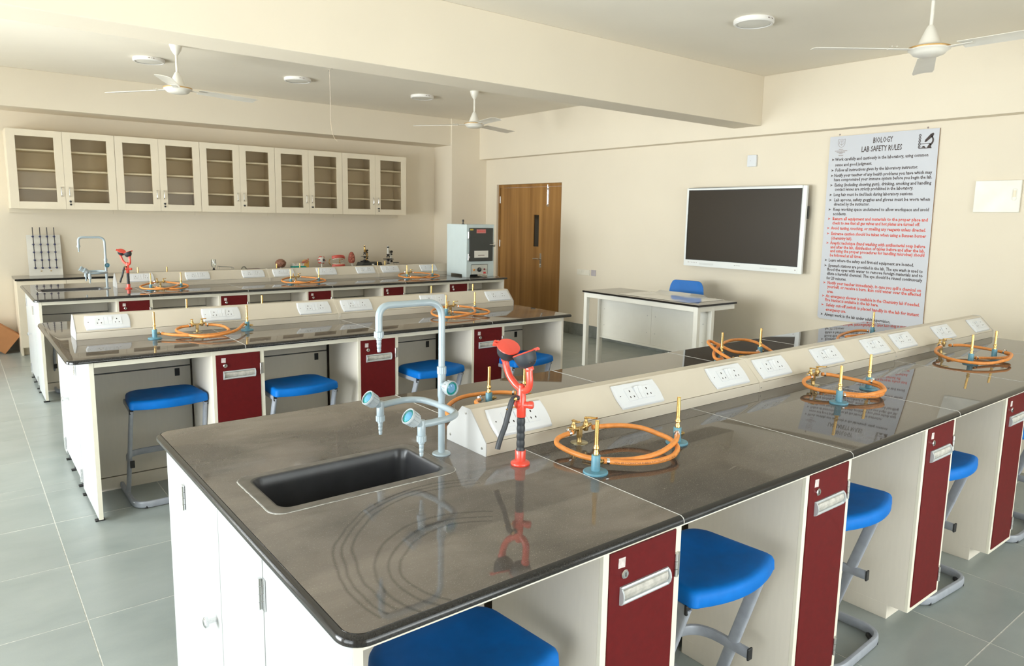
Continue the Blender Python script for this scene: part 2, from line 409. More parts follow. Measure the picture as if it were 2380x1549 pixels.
# wall with the doorway
DY0, DY1, DZ = 7.271, 8.73, 2.02
wr = MB().box(XW, Y_FRONT-.2, 0, XW+.2, DY0, ZC).box(XW, DY1, 0, XW+.2, YW, ZC).box(XW, DY0, DZ, XW+.2, DY1, ZC)
struct('wall_right', wr, WALL)
def wall_windows(name, ranges, axis):
    mb = MB(); lo, hi = (Y_FRONT-.2, YW) if axis == 'y' else (XL_WALL, XW)
    def seg(a, b, z0, z1):
        if axis == 'y': mb.box(XL_WALL-.2, a, z0, XL_WALL, b, z1)
        else: mb.box(a, Y_FRONT-.2, z0, b, Y_FRONT, z1)
    p = lo
    for a, b in ranges:
        seg(p, a, 0, ZC); seg(a, b, 0, SILL.get(a, WZ0)); seg(a, b, WZ1, ZC); p = b
    seg(p, hi, 0, ZC); return struct(name, mb, WALL)
wall_windows('wall_left', WIN_LEFT, 'y'); wall_windows('wall_front', WIN_FRONT, 'x')
WFR = mat('white_window_frame', (.72, .73, .73), .4)
k = 0
for axis, rng in (('y', WIN_LEFT), ('x', WIN_FRONT)):
    for a, b in rng:
        k += 1; mb = MB(); z0_ = SILL.get(a, WZ0)
        def bar(u0, u1, z0, z1):
            if axis == 'y': mb.box(XL_WALL-.15, u0, z0, XL_WALL-.10, u1, z1)
            else: mb.box(u0, Y_FRONT-.15, z0, u1, Y_FRONT-.10, z1)
        bar(a, b, z0_, z0_+.05); bar(a, b, WZ1-.05, WZ1); mid = (a+b)/2
        for u in (a, mid-.025, b-.05): bar(u, u+.05, z0_, WZ1)
        f = obj('window_%d' % k, mb, WFR); f['kind'] = 'structure'
        for u0, u1 in ((a+.05, mid-.025), (mid+.025, b-.05)):
            g = MB()
            if axis == 'y': g.box(XL_WALL-.128, u0, z0_+.05, XL_WALL-.124, u1, WZ1-.05)
            else: g.box(u0, Y_FRONT-.128, z0_+.05, u1, Y_FRONT-.124, WZ1-.05)
            obj('pane', g, GLASSW, f)
# beams and the corner pillar
XS = 6.372
struct('trim_1', MB().box(XL_WALL, 4.20, 2.481, XS, 4.515, ZC), WALL, .004)['label'] = 'deep ceiling beam across the room'
struct('trim_2', MB().box(XL_WALL, 9.036, 2.572, 5.876, YW, ZC), WALL, .004)['label'] = 'dropped beam above the glazed wall cabinets'
struct('trim_3', MB().box(XS, Y_FRONT, 2.394, XW, 9.006, ZC), WALL, .004)['label'] = 'shallow bulkhead along the top of the door wall'
struct('trim_4', MB().box(5.876, 9.006, 0, XW, YW, ZC), WALL, .004)['label'] = 'corner pillar beside the door'
# stone skirting in lengths
def skirting(name, runs):
    root = None
    for (ax, c0, c1, fixed, d) in runs:
        u = c0
        while u < c1-.02:
            v = min(u+.61, c1); mb = MB()
            if ax == 'y': mb.box(fixed, u+.0015, 0, fixed+d, v-.0015, .155)
            else: mb.box(u+.0015, fixed, 0, v-.0015, fixed+d, .155)
            if root is None: root = obj(name, mb, SKIRT, bev=.002); root['kind'] = 'structure'
            else: obj('tile', mb, SKIRT, root, bev=.002)
            u = v
skirting('baseboard_right', [('y', Y_FRONT, DY0-.002, XW-.012, .0115)])
skirting('baseboard_back', [('x', XL_WALL, 5.87, YW-.012, .0115), ('x', 5.88, XW-.02, 9.006-.012, .0115)])
# the double door
dr = obj('door_1', MB().box(XW+.035, DY0, 0, XW+.11, DY0+.035, DZ).box(XW+.035, DY1-.035, 0, XW+.11, DY1, DZ).box(XW+.035, DY0+.035, DZ-.045, XW+.11, DY1-.035, DZ), WOOD, bev=.002)
dr['kind'] = 'structure'; dr['label'] = 'brown wooden double door with narrow vision panel'
ys = 7.685; z1 = DZ-.048; fx0, fx1 = XW+.045, XW+.085
va, vb, vz0, vz1 = 7.785, 7.90, 1.136, 1.582
lf = MB().box(fx0, ys+.0015, .006, fx1, va, z1).box(fx0, vb, .006, fx1, DY1-.037, z1).box(fx0, va, .006, fx1, vb, vz0).box(fx0, va, vz1, fx1, vb, z1)
leaf = obj('door_leaf', lf, WOOD, dr)
obj('vision_panel', MB().box(fx0+.012, va, vz0, fx0+.018, vb, vz1), mat('dark_glass', (.012, .010, .008), .06, spec=.8), leaf)
hd = MB().box(fx0-.006, ys+.028, .845, fx0, ys+.062, 1.045).tube([(fx0-.006, ys+.045, .965), (fx0-.045, ys+.045, .965)], .009, 10).tube(rounded([(fx0-.045, ys+.038, .965), (fx0-.047, ys+.10, .968), (fx0-.043, ys+.165, .962)], .02), .008, 10)
hd.lathe([(.011, 0), (.011, .008), (.004, .01)], 12, T=aim((fx0-.006, ys+.045, .885), (-1, 0, 0)))
obj('door_handle', hd, CHROME, leaf)
leaf2 = obj('door_leaf', MB().box(fx0, DY0+.037, .006, fx1, ys-.0015, z1), WOOD, dr)
bo = MB().box(fx0-.004, 7.583, 1.70, fx0, 7.613, 2.0).tube([(fx0-.012, 7.598, 1.715), (fx0-.012, 7.598, 2.0)], .008, 10).box(fx0-.02, 7.585, 1.71, fx0-.003, 7.611, 1.73).box(fx0-.02, 7.585, 1.93, fx0-.003, 7.611, 1.95)
obj('tower_bolt', bo, CHROME, leaf2)
for z in (.3, 1.1, 1.75):
    obj('hinge', MB().tube([(fx0-.006, DY1-.038, z), (fx0-.006, DY1-.038, z+.1)], .007, 8), STEEL, leaf)

# ================================================================== lights and fans on the ceiling
def lamp(x, y, label):
    t = thing('ceiling_light', label, 'ceiling light', (x, y, ZC), group='round surface ceiling lights')
    obj('housing', MB().lathe([(.134, 0), (.138, -.004), (.138, -.026), (.130, -.034), (.118, -.034), (.116, -.031)], 40, cap=False), LAMPW, t)
    obj('diffuser', MB().lathe([(.117, -.029), (.06, -.034), (.0001, -.0355)], 40, cap=False), DIFF, t)
    pr = MB()
    for a, wd in ((-1.75, .016), (-1.60, .005), (-1.48, .014)):
        pr.box(.1383, -wd/2, -.020, .1388, wd/2, -.013, T=R(z=a))
    obj('rating_print', pr, GREYINK, t)
lamp(4.56, 3.12, 'round white ceiling light nearest, between the big beam and the near fan')
lamp(1.577, 7.59, 'round white ceiling light beside the fan over the sink end of the far bench')
lamp(2.995, 7.56, 'round white ceiling light beyond the beam, next to the dangling cable')
lamp(4.525, 7.58, 'round white ceiling light beyond the beam, closest to the door')
def fan(x, y, off, label, rod_top=ZC):
    t = thing('ceiling_fan', label, 'ceiling fan', (x, y, 0), group='white three-bladed ceiling fans')
    obj('canopy', MB().lathe([(.052, ZC), (.052, ZC-.012), (.040, ZC-.05), (.018, ZC-.085), (.012, ZC-.09)], 24, cap=False), FANM, t)
    obj('rod', MB().tube([(0, 0, 2.66), (0, 0, ZC-.01)], .0105, 12), FANM, t)
    obj('lower_canopy', MB().lathe([(.014, 2.725), (.022, 2.715), (.040, 2.675), (.058, 2.63), (.066, 2.612), (.060, 2.606)], 28, cap=False), FANM, t)
    obj('motor', MB().lathe([(.05, 2.612), (.095, 2.606), (.112, 2.596), (.114, 2.582), (.098, 2.572), (.094, 2.566), (.085, 2.556), (.060, 2.547), (.0001, 2.544)], 36, cap=False), FANM, t)
    obj('trim_band', MB().lathe([(.1145, 2.597), (.1155, 2.594), (.1155, 2.591), (.1145, 2.588)], 36, cap=False).lathe([(.0615, 2.613), (.0665, 2.611), (.0615, 2.609)], 28, cap=False), FANBAND, t)
    for k in range(3):
        A = R(z=radians(off+120*k))
        b = MB(); v = []; f = []; n = 10
        for i in range(n+1):
            u = .18+.52*i/n; wd = .052+.014*(i/n); tw = -radians(11-4*i/n); dz = 2.583-.012*(i/n)
            if i == n: wd *= .86
            for (s_, h) in ((-1, .0015), (-.33, .006), (.33, .006), (1, .0015), (1, -.0015), (.33, .003), (-.33, .003), (-1, -.0015)):
                v.append((u, s_*wd*cos(tw)-h*sin(tw), dz+s_*wd*sin(tw)+h*cos(tw)))
        for i in range(n):
            for j in range(8): f.append((i*8+j, i*8+(j+1) % 8, (i+1)*8+(j+1) % 8, (i+1)*8+j))
        f += [tuple(range(7, -1, -1)), tuple(range(n*8, n*8+8))]
        b.add(v, f, 0, True, A)
        bl = obj('blade', b, FANM, t)
        ar = MB().box(.09, -.020, 2.580, .25, .020, 2.584, T=A)
        for u in (.205, .235):
            for s_ in (-.011, .011): ar.lathe([(.005, 0), (.005, .004), (.002, .006)], 8, T=A @ T(u, s_, 2.592))
        obj('blade_arm', ar, FANM, bl, bev=.001)
fan(1.626, 6.79, 8, 'ceiling fan beyond the beam, above the sink end of the far bench')
fan(4.80, 6.89, 15, 'ceiling fan beyond the beam, in front of the corner pillar')
fan(4.69, 1.985, 25, 'near ceiling fan with yellowed cone, above the rules board side')
cb = thing('hanging_cable', 'thin pale cable dangling loose from two ceiling holes', 'cable', (3.06, 6.90, ZC))
obj('cord', MB().tube(catmull([(0, 0, .0), (.002, .0, -.1), (.004, 0, -.3), (.001, 0, -.48)], 5), .0028, 6), mat('pale_cable', (.66, .56, .46), .6), cb)
obj('frayed_end', MB().tube(catmull([(.001, 0, -.48), (.012, .0, -.56), (.02, 0, -.61), (.045, .0, -.66), (.07, 0, -.685)], 5), .0022, 6), mat('red_tinted_cable', (.62, .50, .36), .6), cb)
obj('ceiling_hole', MB().lathe([(.009, -.0015), (.009, .0)], 10, T=T(.02, .05, 0)).lathe([(.007, -.0015), (.007, .0)], 10, T=T(.0, -.06, 0)), HOLE, cb)
# ================================================================== laboratory benches
ZT, ZB = .84, .82
def slab(root, x0, x1, y0, y1, rl, rr, hole=None, ma=None):
    def o(ins, z):
        a = .0012
        X0 = x0+(ins if rl else a*0); X1 = x1-(ins if rr else a*0)
        q = lambda r: max(r-ins, .001) if r else 0
        return [(x, y, z) for x, y in rrect(X0, X1, y0+ins, y1-ins, (q(rl), q(rr), q(rr), q(rl)), 8)]
    mb = MB(); edge = [o(.003, ZB), o(.0, ZB+.003)]+[o(.014*(1-cos(q*pi/14)), ZB+.007+.013*sin(q*pi/14)) for q in range(8)]
    loops(mb, edge, 1)
    top, bot = edge[-1], edge[0]
    if hole:
        hx0, hx1, hy0, hy1 = hole; cx, cy = (hx0+hx1)/2, (hy0+hy1)/2
        def inn(p, z):
            dx, dy = p[0]-cx, p[1]-cy
            s_ = min((hx1-cx)/abs(dx) if dx else 9e9, (hy1-cy)/abs(dy) if dy else 9e9)
            return (cx+dx*s_, cy+dy*s_, z)
        # subdivide straight edges so the hole keeps its shape
        def dense(l):
            out = []
            for i in range(len(l)):
                a, b = Vector(l[i]), Vector(l[(i+1) % len(l)])
                for k in range(6): out.append(tuple(a.lerp(b, k/6)))
            return out
        dt, db = dense(top), dense(bot)
        it_, ib_ = [inn(p, ZT) for p in dt], [inn(p, ZB) for p in dt]
        for c in ((hx0, hy0), (hx1, hy0), (hx1, hy1), (hx0, hy1)):      # true corners
            k = min(range(len(it_)), key=lambda i: (it_[i][0]-c[0])**2+(it_[i][1]-c[1])**2)
            it_[k] = (*c, ZT); ib_[k] = (*c, ZB)
        loops(mb, [dt, it_, ib_, db], 0, False)
    else:
        mb.add(top, [tuple(range(len(top)))]); mb.add(bot, [tuple(range(len(bot)-1, -1, -1))])
    return obj('countertop_slab', mb, [ma or GRAN, GEDGE], root)
def worktop(name_label, x0, x1, y0, y1, seams, hole=None, ma=None):
    t = thing('worktop', name_label, 'worktop', (0, 0, 0))
    xs = [x0]+seams+[x1]
    for i in range(len(xs)-1):
        slab(t, xs[i]+(.0011 if i else 0), xs[i+1]-(.0011 if i < len(xs)-2 else 0), y0, y1, .05 if i == 0 else 0, .012 if i == len(xs)-2 else 0, hole if i == 0 else None, (ma if i == 0 else GRAN_MID) if ma else None)
    for s_ in seams:
        pts = [(s_, y0+.0005, ZB+.002), (s_, y0+.0005, ZB+.009), (s_, y0+.003, ZB+.0155), (s_, y0+.010, ZT-.0002), (s_, y1-.010, ZT-.0002)]
        obj('joint_filler', MB().tube(pts, .0013, 6), SILIC, t)
    return t
# ---- one cupboard with a red door, origin at its lower front corner
PW, PD = .275, .42
def make_pedestal(label, group):
    t = thing('pedestal_cabinet', label, 'cabinet', group=group)
    h1 = ZB-.001
    c = MB().box(0, .012, .06, .018, PD, h1).box(PW-.018, .012, .06, PW, PD, h1).box(.018, .012, .06, PW-.018, PD, .078).box(.018, .03, .079, PW-.018, PD, .10).box(.018, PD-.015, .078, PW-.018, PD, h1).box(.018, .03, h1-.02, PW-.018, PD, h1)
    obj('carcass', c, CREAM, t)
    fr = MB().box(0, 0, .06, .018, .012, h1).box(PW-.022, 0, .06, PW, .012, h1).box(.018, 0, .06, PW-.022, .012, .076).box(.018, 0, h1-.027, PW-.022, .012, h1)
    obj('face_edge', fr, EDGE, t, bev=.001)
    obj('plinth', MB().box(.0, .075, 0, PW, PD, .06), CREAM, t, bev=.001)
    d = obj('door', MB().box(.0195, -.0035, .0775, PW-.0235, .0145, h1-.0285), RED, t, bev=.0012)
    # recessed pull
    hx0, hx1, hz0, hz1 = .055, .222, .655, .701
    hb = MB().box(hx0, -.0075, hz0, hx0+.006, -.0035, hz1).box(hx1-.006, -.0075, hz0, hx1, -.0035, hz1)
    prof = [(-.0035, hz0), (-.011, hz0+.002), (-.0125, hz0+.006), (-.0105, hz0+.010), (-.0055, hz0+.011), (-.0035, hz0+.011)]
    hb.prism(prof, hx0, hx1, 0, Matrix(((0, 0, 1, 0), (1, 0, 0, 0), (0, 1, 0, 0), (0, 0, 0, 1))))
    prof2 = [(-.0035, hz1-.008), (-.008, hz1-.008), (-.0095, hz1-.004), (-.008, hz1), (-.0035, hz1)]
    hb.prism(prof2, hx0, hx1, 0, Matrix(((0, 0, 1, 0), (1, 0, 0, 0), (0, 1, 0, 0), (0, 0, 0, 1))))
    for xx in (hx0, hx1):
        pr = [(-.0035, hz0), (-.011, hz0+.003), (-.0165, hz0+.012), (-.0185, (hz0+hz1)/2), (-.0165, hz1-.012), (-.011, hz1-.003), (-.0035, hz1)]
        hb.prism(pr, xx-.002, xx+.002, 0, Matrix(((0, 0, 1, 0), (1, 0, 0, 0), (0, 1, 0, 0), (0, 0, 0, 1))))
    hnd = obj('handle', hb, ALU, d, bev=.0006)
    tr = MB()
    pr = [(-.0037, hz0+.010), (-.0075, hz0+.0115), (-.0115, hz0+.018), (-.0125, (hz0+hz1)/2+.003), (-.0105, hz1-.010), (-.0037, hz1-.008)]
    tr.prism(pr, hx0+.004, hx1-.004, 0, Matrix(((0, 0, 1, 0), (1, 0, 0, 0), (0, 1, 0, 0), (0, 0, 0, 1))))
    obj('handle_scoop', tr, DUSTY, d)
    lk = MB().lathe([(.0115, 0), (.0115, .004), (.0095, .006), (.0001, .0062)], 20, T=aim((.066, -.0035, .731), (0, -1, 0)))
    obj('lock', lk, CHROME, d); obj('keyhole', MB().box(.0648, -.0102, .726, .0672, -.0097, .736), HOLE, d)
    tp = MB(); v = [(.045, -.0042, .749), (.068, -.0042, .747), (.069, -.0042, .772), (.046, -.0042, .773), (.056, -.0048, .760)]
    tp.add(v, [(0, 1, 4), (1, 2, 4), (2, 3, 4), (3, 0, 4)]); obj('number_tape', tp, TAPE, d)
    for z0 in (.116, .666):
        hg = MB()
        for k in range(3): hg.tube([(PW-.0215, -.006, z0+.0205*k+.0005), (PW-.0215, -.006, z0+.0205*(k+1)-.001)], .0052, 10)
        hg.box(PW-.0215, -.0045, z0, PW-.006, -.0004, z0+.061)
        obj('hinge', hg, STEEL, d)
    return t
ORD = ['first', 'second', 'third', 'fourth', 'fifth']
ped = None
def pedestals(xs, y, bench, group):
    global ped
    for i, x in enumerate(xs):
        lab = '%s red-doored cupboard from the aisle end under the %s bench' % (ORD[i], bench)
        if ped is None: ped = make_pedestal(lab, group); ped.location = (x, y, 0)
        else: dup(ped, (x, y, 0), 0, lab, group)
# ---- frame: rails, end panels, spine with its inspection covers
def bench_frame(label, xp, xe, yF, yB, ped_xs, doors, right_panel=True):
    t = thing('bench_frame', label, 'bench')
    y0, y1 = yF+.04, yB-.04; yc = (yF+yB)/2; s0, s1 = yc-.225, yc+.225
    if bench_frame.rail:
        obj('front_rail', MB().box(xp+.02, y0, ZB-.03, xe-.02, y0+.018, ZB-.0005), EDGE, t, bev=.001)
        obj('back_rail', MB().box(xp+.02, y1-.018, ZB-.03, xe-.02, y1, ZB-.0005), EDGE, t, bev=.001)
    # left end: two fixed panels either side of a double cupboard
    d0, dm, d1 = doors
    for a, b in ((y0, d0-.001), (d1+.001, y1)):
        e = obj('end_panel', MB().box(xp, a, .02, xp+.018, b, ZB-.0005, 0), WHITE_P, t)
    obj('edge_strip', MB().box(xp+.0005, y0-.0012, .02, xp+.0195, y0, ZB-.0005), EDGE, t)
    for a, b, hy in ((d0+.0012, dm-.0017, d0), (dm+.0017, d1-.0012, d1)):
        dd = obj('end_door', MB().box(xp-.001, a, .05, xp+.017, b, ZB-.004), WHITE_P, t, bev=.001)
        for z0 in (.055, .66):
            hg = MB(); sg = 1 if hy == d0 else -1
            for k in range(4): hg.tube([(xp-.006, hy+sg*.004, z0+.019*k+.0005), (xp-.006, hy+sg*.004, z0+.019*(k+1)-.001)], .0052, 8)
            hg.box(xp-.004, hy-sg*.016, z0, xp-.001, hy+sg*.001, z0+.076)
            obj('hinge', hg, CHROME, dd)
    kb = MB().tube([(xp-.001, dm+.05, .445), (xp-.024, dm+.05, .445)], .0065, 12).lathe([(.014, 0), (.015, .003), (.015, .008), (.010, .011), (.0001, .0115)], 20, T=aim((xp-.024, dm+.05, .445), (-1, 0, 0)))
    obj('knob', kb, CHROME, dd)
    for yy in (y0+.05, d0-.06, d0+.10, dm+.06, d1-.05):
        ft = MB(); ft.box(xp-.012, yy-.016, .0, xp+.03, yy+.016, .006).tube([(xp+.012, yy, .004), (xp+.012, yy, .05)], .008, 8)
        obj('levelling_foot', ft, BLACKP, t)
    if right_panel: obj('end_panel', MB().box(xe-.02, y0, .02, xe, y1, ZB-.0005), CREAM, t, bev=.001)
    # spine: removable panels behind each knee space
    edges = [xp+.02]
    for px in ped_xs: edges += [px, px+PW]
    edges.append(xe-.02)
    for i in range(0, len(edges)-1, 2):
        a, b = edges[i]+.001, edges[i+1]-.001
        if b-a < .05: continue
        p = obj('upper_back_panel', MB().box(a, s0, .667, b, s0+.016, ZB-.0005), CREAM, t)
        p = obj('lower_back_panel', MB().box(a, s0-.002, .078, b, s0+.014, .660), CREAM, t, bev=.001)
        for xx in (a+.006, b-.085): obj('cable_port', MB().box(xx, s0-.004, .608, xx+.026, s0-.0018, .652), BLACKP, p)
        obj('shadow_gap', MB().box(a, s0+.003, .660, b, s0+.014, .667), DARK, t)
        obj('plinth', MB().box(a, s0-.001, .0, b, s0+.014, .072), CREAM, t)
    obj('spine_back', MB().box(xp+.02, s1-.016, 0, xe-.02, s1, ZB-.0005), CREAM, t)
    obj('gap_shade_sheet', MB().box(xp+.022, s0+.017, .0, xp+.035, s1-.017, ZB-.001), DARK, t)  # dark sheet gives the gaps between the end doors their shade
    return t
bench_frame.rail = True
# ---- sloped power trunking along the middle of a bench
TH = atan2(.0855, .083)
def trunk_profile(grow=0., z0=0.):
    return [(-.105-grow, ZT+z0), (.105+grow, ZT+z0), (.105+grow, .8815+grow*.4), (.022, .967+grow), (-.022, .967+grow), (-.105-grow, .8815+grow*.4)]
XM = Matrix(((0, 0, 1, 0), (1, 0, 0, 0), (0, 1, 0, 0), (0, 0, 0, 1)))     # prism axes: profile (y, z) extruded along x
plate_me = None
def make_plate():
    L, H_ = .215, .095
    def outline(ins, z):
        out = []
        for k in range(9):
            t = k/8; out.append((L-ins+.006*sin(pi*t)-.012*t*0, ins+(H_-2*ins)*t, z))
        for k in range(9):
            t = 1-k/8; out.append((ins-.006*sin(pi*t), ins+(H_-2*ins)*t, z))
        return out
    mb = MB(); l = [outline(-.001, .0004), outline(0, .004), outline(.0015, .0075), outline(.0035, .009), outline(.007, .0098)]
    loops(mb, l, 0, True, True, True)
    pm_ = mb.mesh('socket_plate', [SOCK])
    so = MB().box(0, 0, 0, .046, .050, .0020); so_me = so.mesh('socket_face', [SOCK])
    ho = MB()
    for (x, y, r) in ((.023, .037, .0036), (.0135, .014, .0031), (.0325, .014, .0031)):
        ho.lathe([(r*.55, .0007), (r, .0003), (r, 0)], 12, T=T(x, y, .0020) @ Matrix.Diagonal((.8, 1.25, 1, 1)))
    ho_me = ho.mesh('pin_hole', [HOLE])
    sw = MB(); v = [(0, 0, 0), (.019, 0, 0), (.019, .048, 0), (0, .048, 0), (0, 0, .0022), (.019, 0, .0022), (.019, .048, .0085), (0, .048, .0085), (0, .026, .003), (.019, .026, .003)]
    sw.add(v, [(3, 2, 1, 0), (0, 1, 5, 4), (2, 3, 7, 6), (4, 5, 9, 8), (8, 9, 6, 7), (1, 2, 6, 9, 5), (3, 0, 4, 8, 7)])
    sw_me = sw.mesh('rocker_switch', [SOCK])
    kn = MB().lathe([(.0026, 0), (.0022, .0006), (.0001, .0007)], 10); kn_me = kn.mesh('screw_hole', [HOLE])
    return pm_, so_me, ho_me, sw_me, kn_me
def trunking(label, xa, xb, yc, joints, plates):
    global plate_me
    if plate_me is None: plate_me = make_plate()
    t = thing('power_trunking', label, 'trunking', (0, yc, 0))
    mb = MB().prism(trunk_profile(), xa+.003, xb-.003, 0, XM)
    obj('trunking_base', MB().box(xa+.003, -.1052, ZT+.0003, xb-.003, .1052, .8795), TRUNK, t, bev=.001)
    cov = [(-.1045, .8812), (.1045, .8812), (.022, .967), (-.022, .967)]
    xs = [xa+.003]+joints+[xb-.003]
    for i in range(len(xs)-1):
        obj('trunking_cover', MB().prism(cov, xs[i]+.0004, xs[i+1]-.0004, 0, XM), TRUNK, t, bev=.0012)
    for x0, x1 in ((xa, xa+.003), (xb-.003, xb)):
        c = obj('end_cap', MB().prism(trunk_profile(.0012, .0003), x0, x1, 0, XM), TRUNKCAP, t)
        sx = -1 if x0 == xa else 1
        for (y, z) in ((-.086, .862), (.086, .862), (.0, .951)):
            obj('screw', MB().lathe([(.0045, 0), (.0035, .0015), (.0001, .0018)], 10, T=aim((x0 if sx < 0 else x1, y, z), (sx, 0, 0))), STEEL, c)
    for j in joints:
        w = obj('joint_cover', MB().prism(trunk_profile(.0022, .0003), j-.010, j+.010, 0, XM), TRUNK, t, bev=.001)
        obj('screw', MB().lathe([(.004, 0), (.003, .0015), (.0001, .0018)], 10, T=aim((j, -.1072, .860), (0, -1, 0))), STEEL, w)
    for x in plates:
        Mx = T(x, -.105, .8815) @ R(x=TH) @ T(0, .011, .0002)
        p = put('socket_plate', plate_me[0], t, Mx=Mx)
        for dx in (.042, .130): 
            put('socket_face', plate_me[1], p, (dx, .0225, .0098)); put('pin_hole', plate_me[2], p, (dx, .0225, .0098))
        for dx in (.0895, .1095): put('rocker_switch', plate_me[3], p, (dx, .0235, .0098))
        put('screw_hole', plate_me[4], p, (.012, .047, .0096))
    return t
Y1F, Y1B, Y2F, Y2B, Y3F, Y3B = 1.0254, 2.4687, 3.8629, 5.3067, 6.6417, 8.02
P1, P2, P3 = [1.11, 1.968, 2.797, 3.622], [1.04, 1.879, 2.716], [1.041, 1.862, 2.684, 3.502, 4.324]
worktop('near dark granite worktop with a black sink and four white joints', .4665, 5.2144, Y1F, Y1B, [1.3425, 2.168, 2.997, 3.826, 4.655], (.562, 1.063, 1.613, 1.882), GRAN_NEAR)
worktop('middle dark granite worktop, short, without a sink', .3803, 3.5949, Y2F, Y2B, [1.205, 2.03, 2.86])
worktop('far dark granite worktop carrying the incubator', .4659, 5.1308, Y3F, Y3B, [1.29, 2.115, 2.94, 3.765, 4.59], (.562, 1.063, 7.228, 7.497))
bench_frame('cream bench body under the near worktop with white cupboard end', .495, 5.185, Y1F, Y1B, P1, (1.525, 1.868, 2.21))
bench_frame('cream bench body under the middle worktop with open knee spaces', .474, 3.546, Y2F, Y2B, P2, (4.425, 4.775, 5.12))
bench_frame('cream bench body under the far worktop, white end showing', .50, 5.107, Y3F, Y3B, P3, (7.17, 7.51, 7.85))
pedestals(P1, Y1F+.039, 'near', 'red-doored cupboards under the near bench')
pedestals(P2, Y2F+.039, 'middle', 'red-doored cupboards under the middle bench')
pedestals(P3, Y3F+.039, 'far', 'red-doored cupboards under the far bench')
YC1, YC2, YC3 = 1.757, 4.585, 7.437
trunking('beige socket trunking along the near worktop', 1.203, 5.222, YC1, [2.625, 3.862], [1.253, 1.799, 2.336, 2.656, 3.116, 3.594, 3.913, 4.436, 4.956])
trunking('beige socket trunking along the middle worktop', .493, 3.522, YC2, [2.03], [.548, 1.163, 1.758, 2.064, 2.69, 3.283])
trunking('beige socket trunking along the far worktop, behind the incubator', 1.157, 5.10, YC3, [2.565, 3.81], [1.255, 1.758, 2.295, 2.61, 3.085, 3.55, 3.862, 4.376])
# ================================================================== sinks, taps, eyewash stations
SINKR = mat('dusty_sink_rim', (.135, .122, .110), .32, var=.15, scale=30)
def sink(label, ox, oy):
    t = thing('sink', label, 'sink', (ox, oy, ZT))
    w, h = .265, .149
    def lp(ins, z, r): return [(x, y, z) for x, y in rrect(-w+ins, w-ins, -h+ins, h-ins, (r,)*4, 8)]
    mb = MB(); loops(mb, [lp(0, .0002, .038), lp(.001, .0022, .037), lp(.026, .0022, .034)], 1, True, False, False); loops(mb, [lp(.026, .0022, .034), lp(.031, .0005, .033), lp(.034, -.006, .032), lp(.038, -.03, .030), lp(.046, -.165, .030), lp(.060, -.178, .026)], 0, True, False, False)
    q = [(x, y, -.178) for x, y in rrect(-w+.060, w-.060, -h+.060, h-.060, (.026,)*4, 8)]
    n = len(q); mb.add(q + [(.12, 0, -.186)], [(i, (i+1) % n, n) for i in range(n)], 0, False)
    obj('basin', mb, [SINKM, SINKR], t)
    obj('drain', MB().lathe([(.03, -.1845), (.03, -.181), (.024, -.180), (.018, -.184), (.0001, -.186)], 20, T=T(.12, 0, .002)), CHROME, t)
    random.seed(3); pts = rrect(-w-.0006, w+.0006, -h-.0006, h+.0006, (.0385,)*4, 8); P = []
    for i in range(len(pts)):
        a, b = Vector(pts[i]), Vector(pts[(i+1) % len(pts)]); k = max(1, int((b-a).length/.012))
        P += [(a.lerp(b, j/k)+Vector((random.uniform(-.0006, .0006), random.uniform(-.0006, .0006)))).to_3d() for j in range(k)]
    obj('sealant_line', MB().tube(P, [random.uniform(.0008, .0019) for _ in P], 6, True), SILIC, t)
    return t
sink('black rectangular sink set in the near worktop', .8125, 1.7475)
sink('black rectangular sink set in the far worktop', .8125, 7.3625)
def ribbed(mb, p, d, r, ln, n=36, mi=0):
    A = aim(p, d); v = []; f = []; zs = [0, .1*ln, .15*ln, .9*ln, ln]
    for i, z in enumerate(zs):
        for j in range(n):
            a = 2*pi*j/n; q = r*(.94 if i in (0, 4) else (1 if j % 3 else .93)); v.append((q*cos(a), q*sin(a), z))
    for i in range(4):
        for j in range(n): f.append((i*n+j, i*n+(j+1) % n, (i+1)*n+(j+1) % n, (i+1)*n+j))
    f += [tuple(range(n-1, -1, -1)), tuple(range(4*n, 5*n))]
    mb.add(v, f, mi, False, A)
BARB = [(.0085, 0), (.0085, -.008), (.0062, -.010), (.0068, -.014), (.0062, -.019), (.0055, -.0205), (.0066, -.0225), (.0058, -.031), (.0048, -.0325), (.0060, -.0345), (.0048, -.043), (.0001, -.043)]
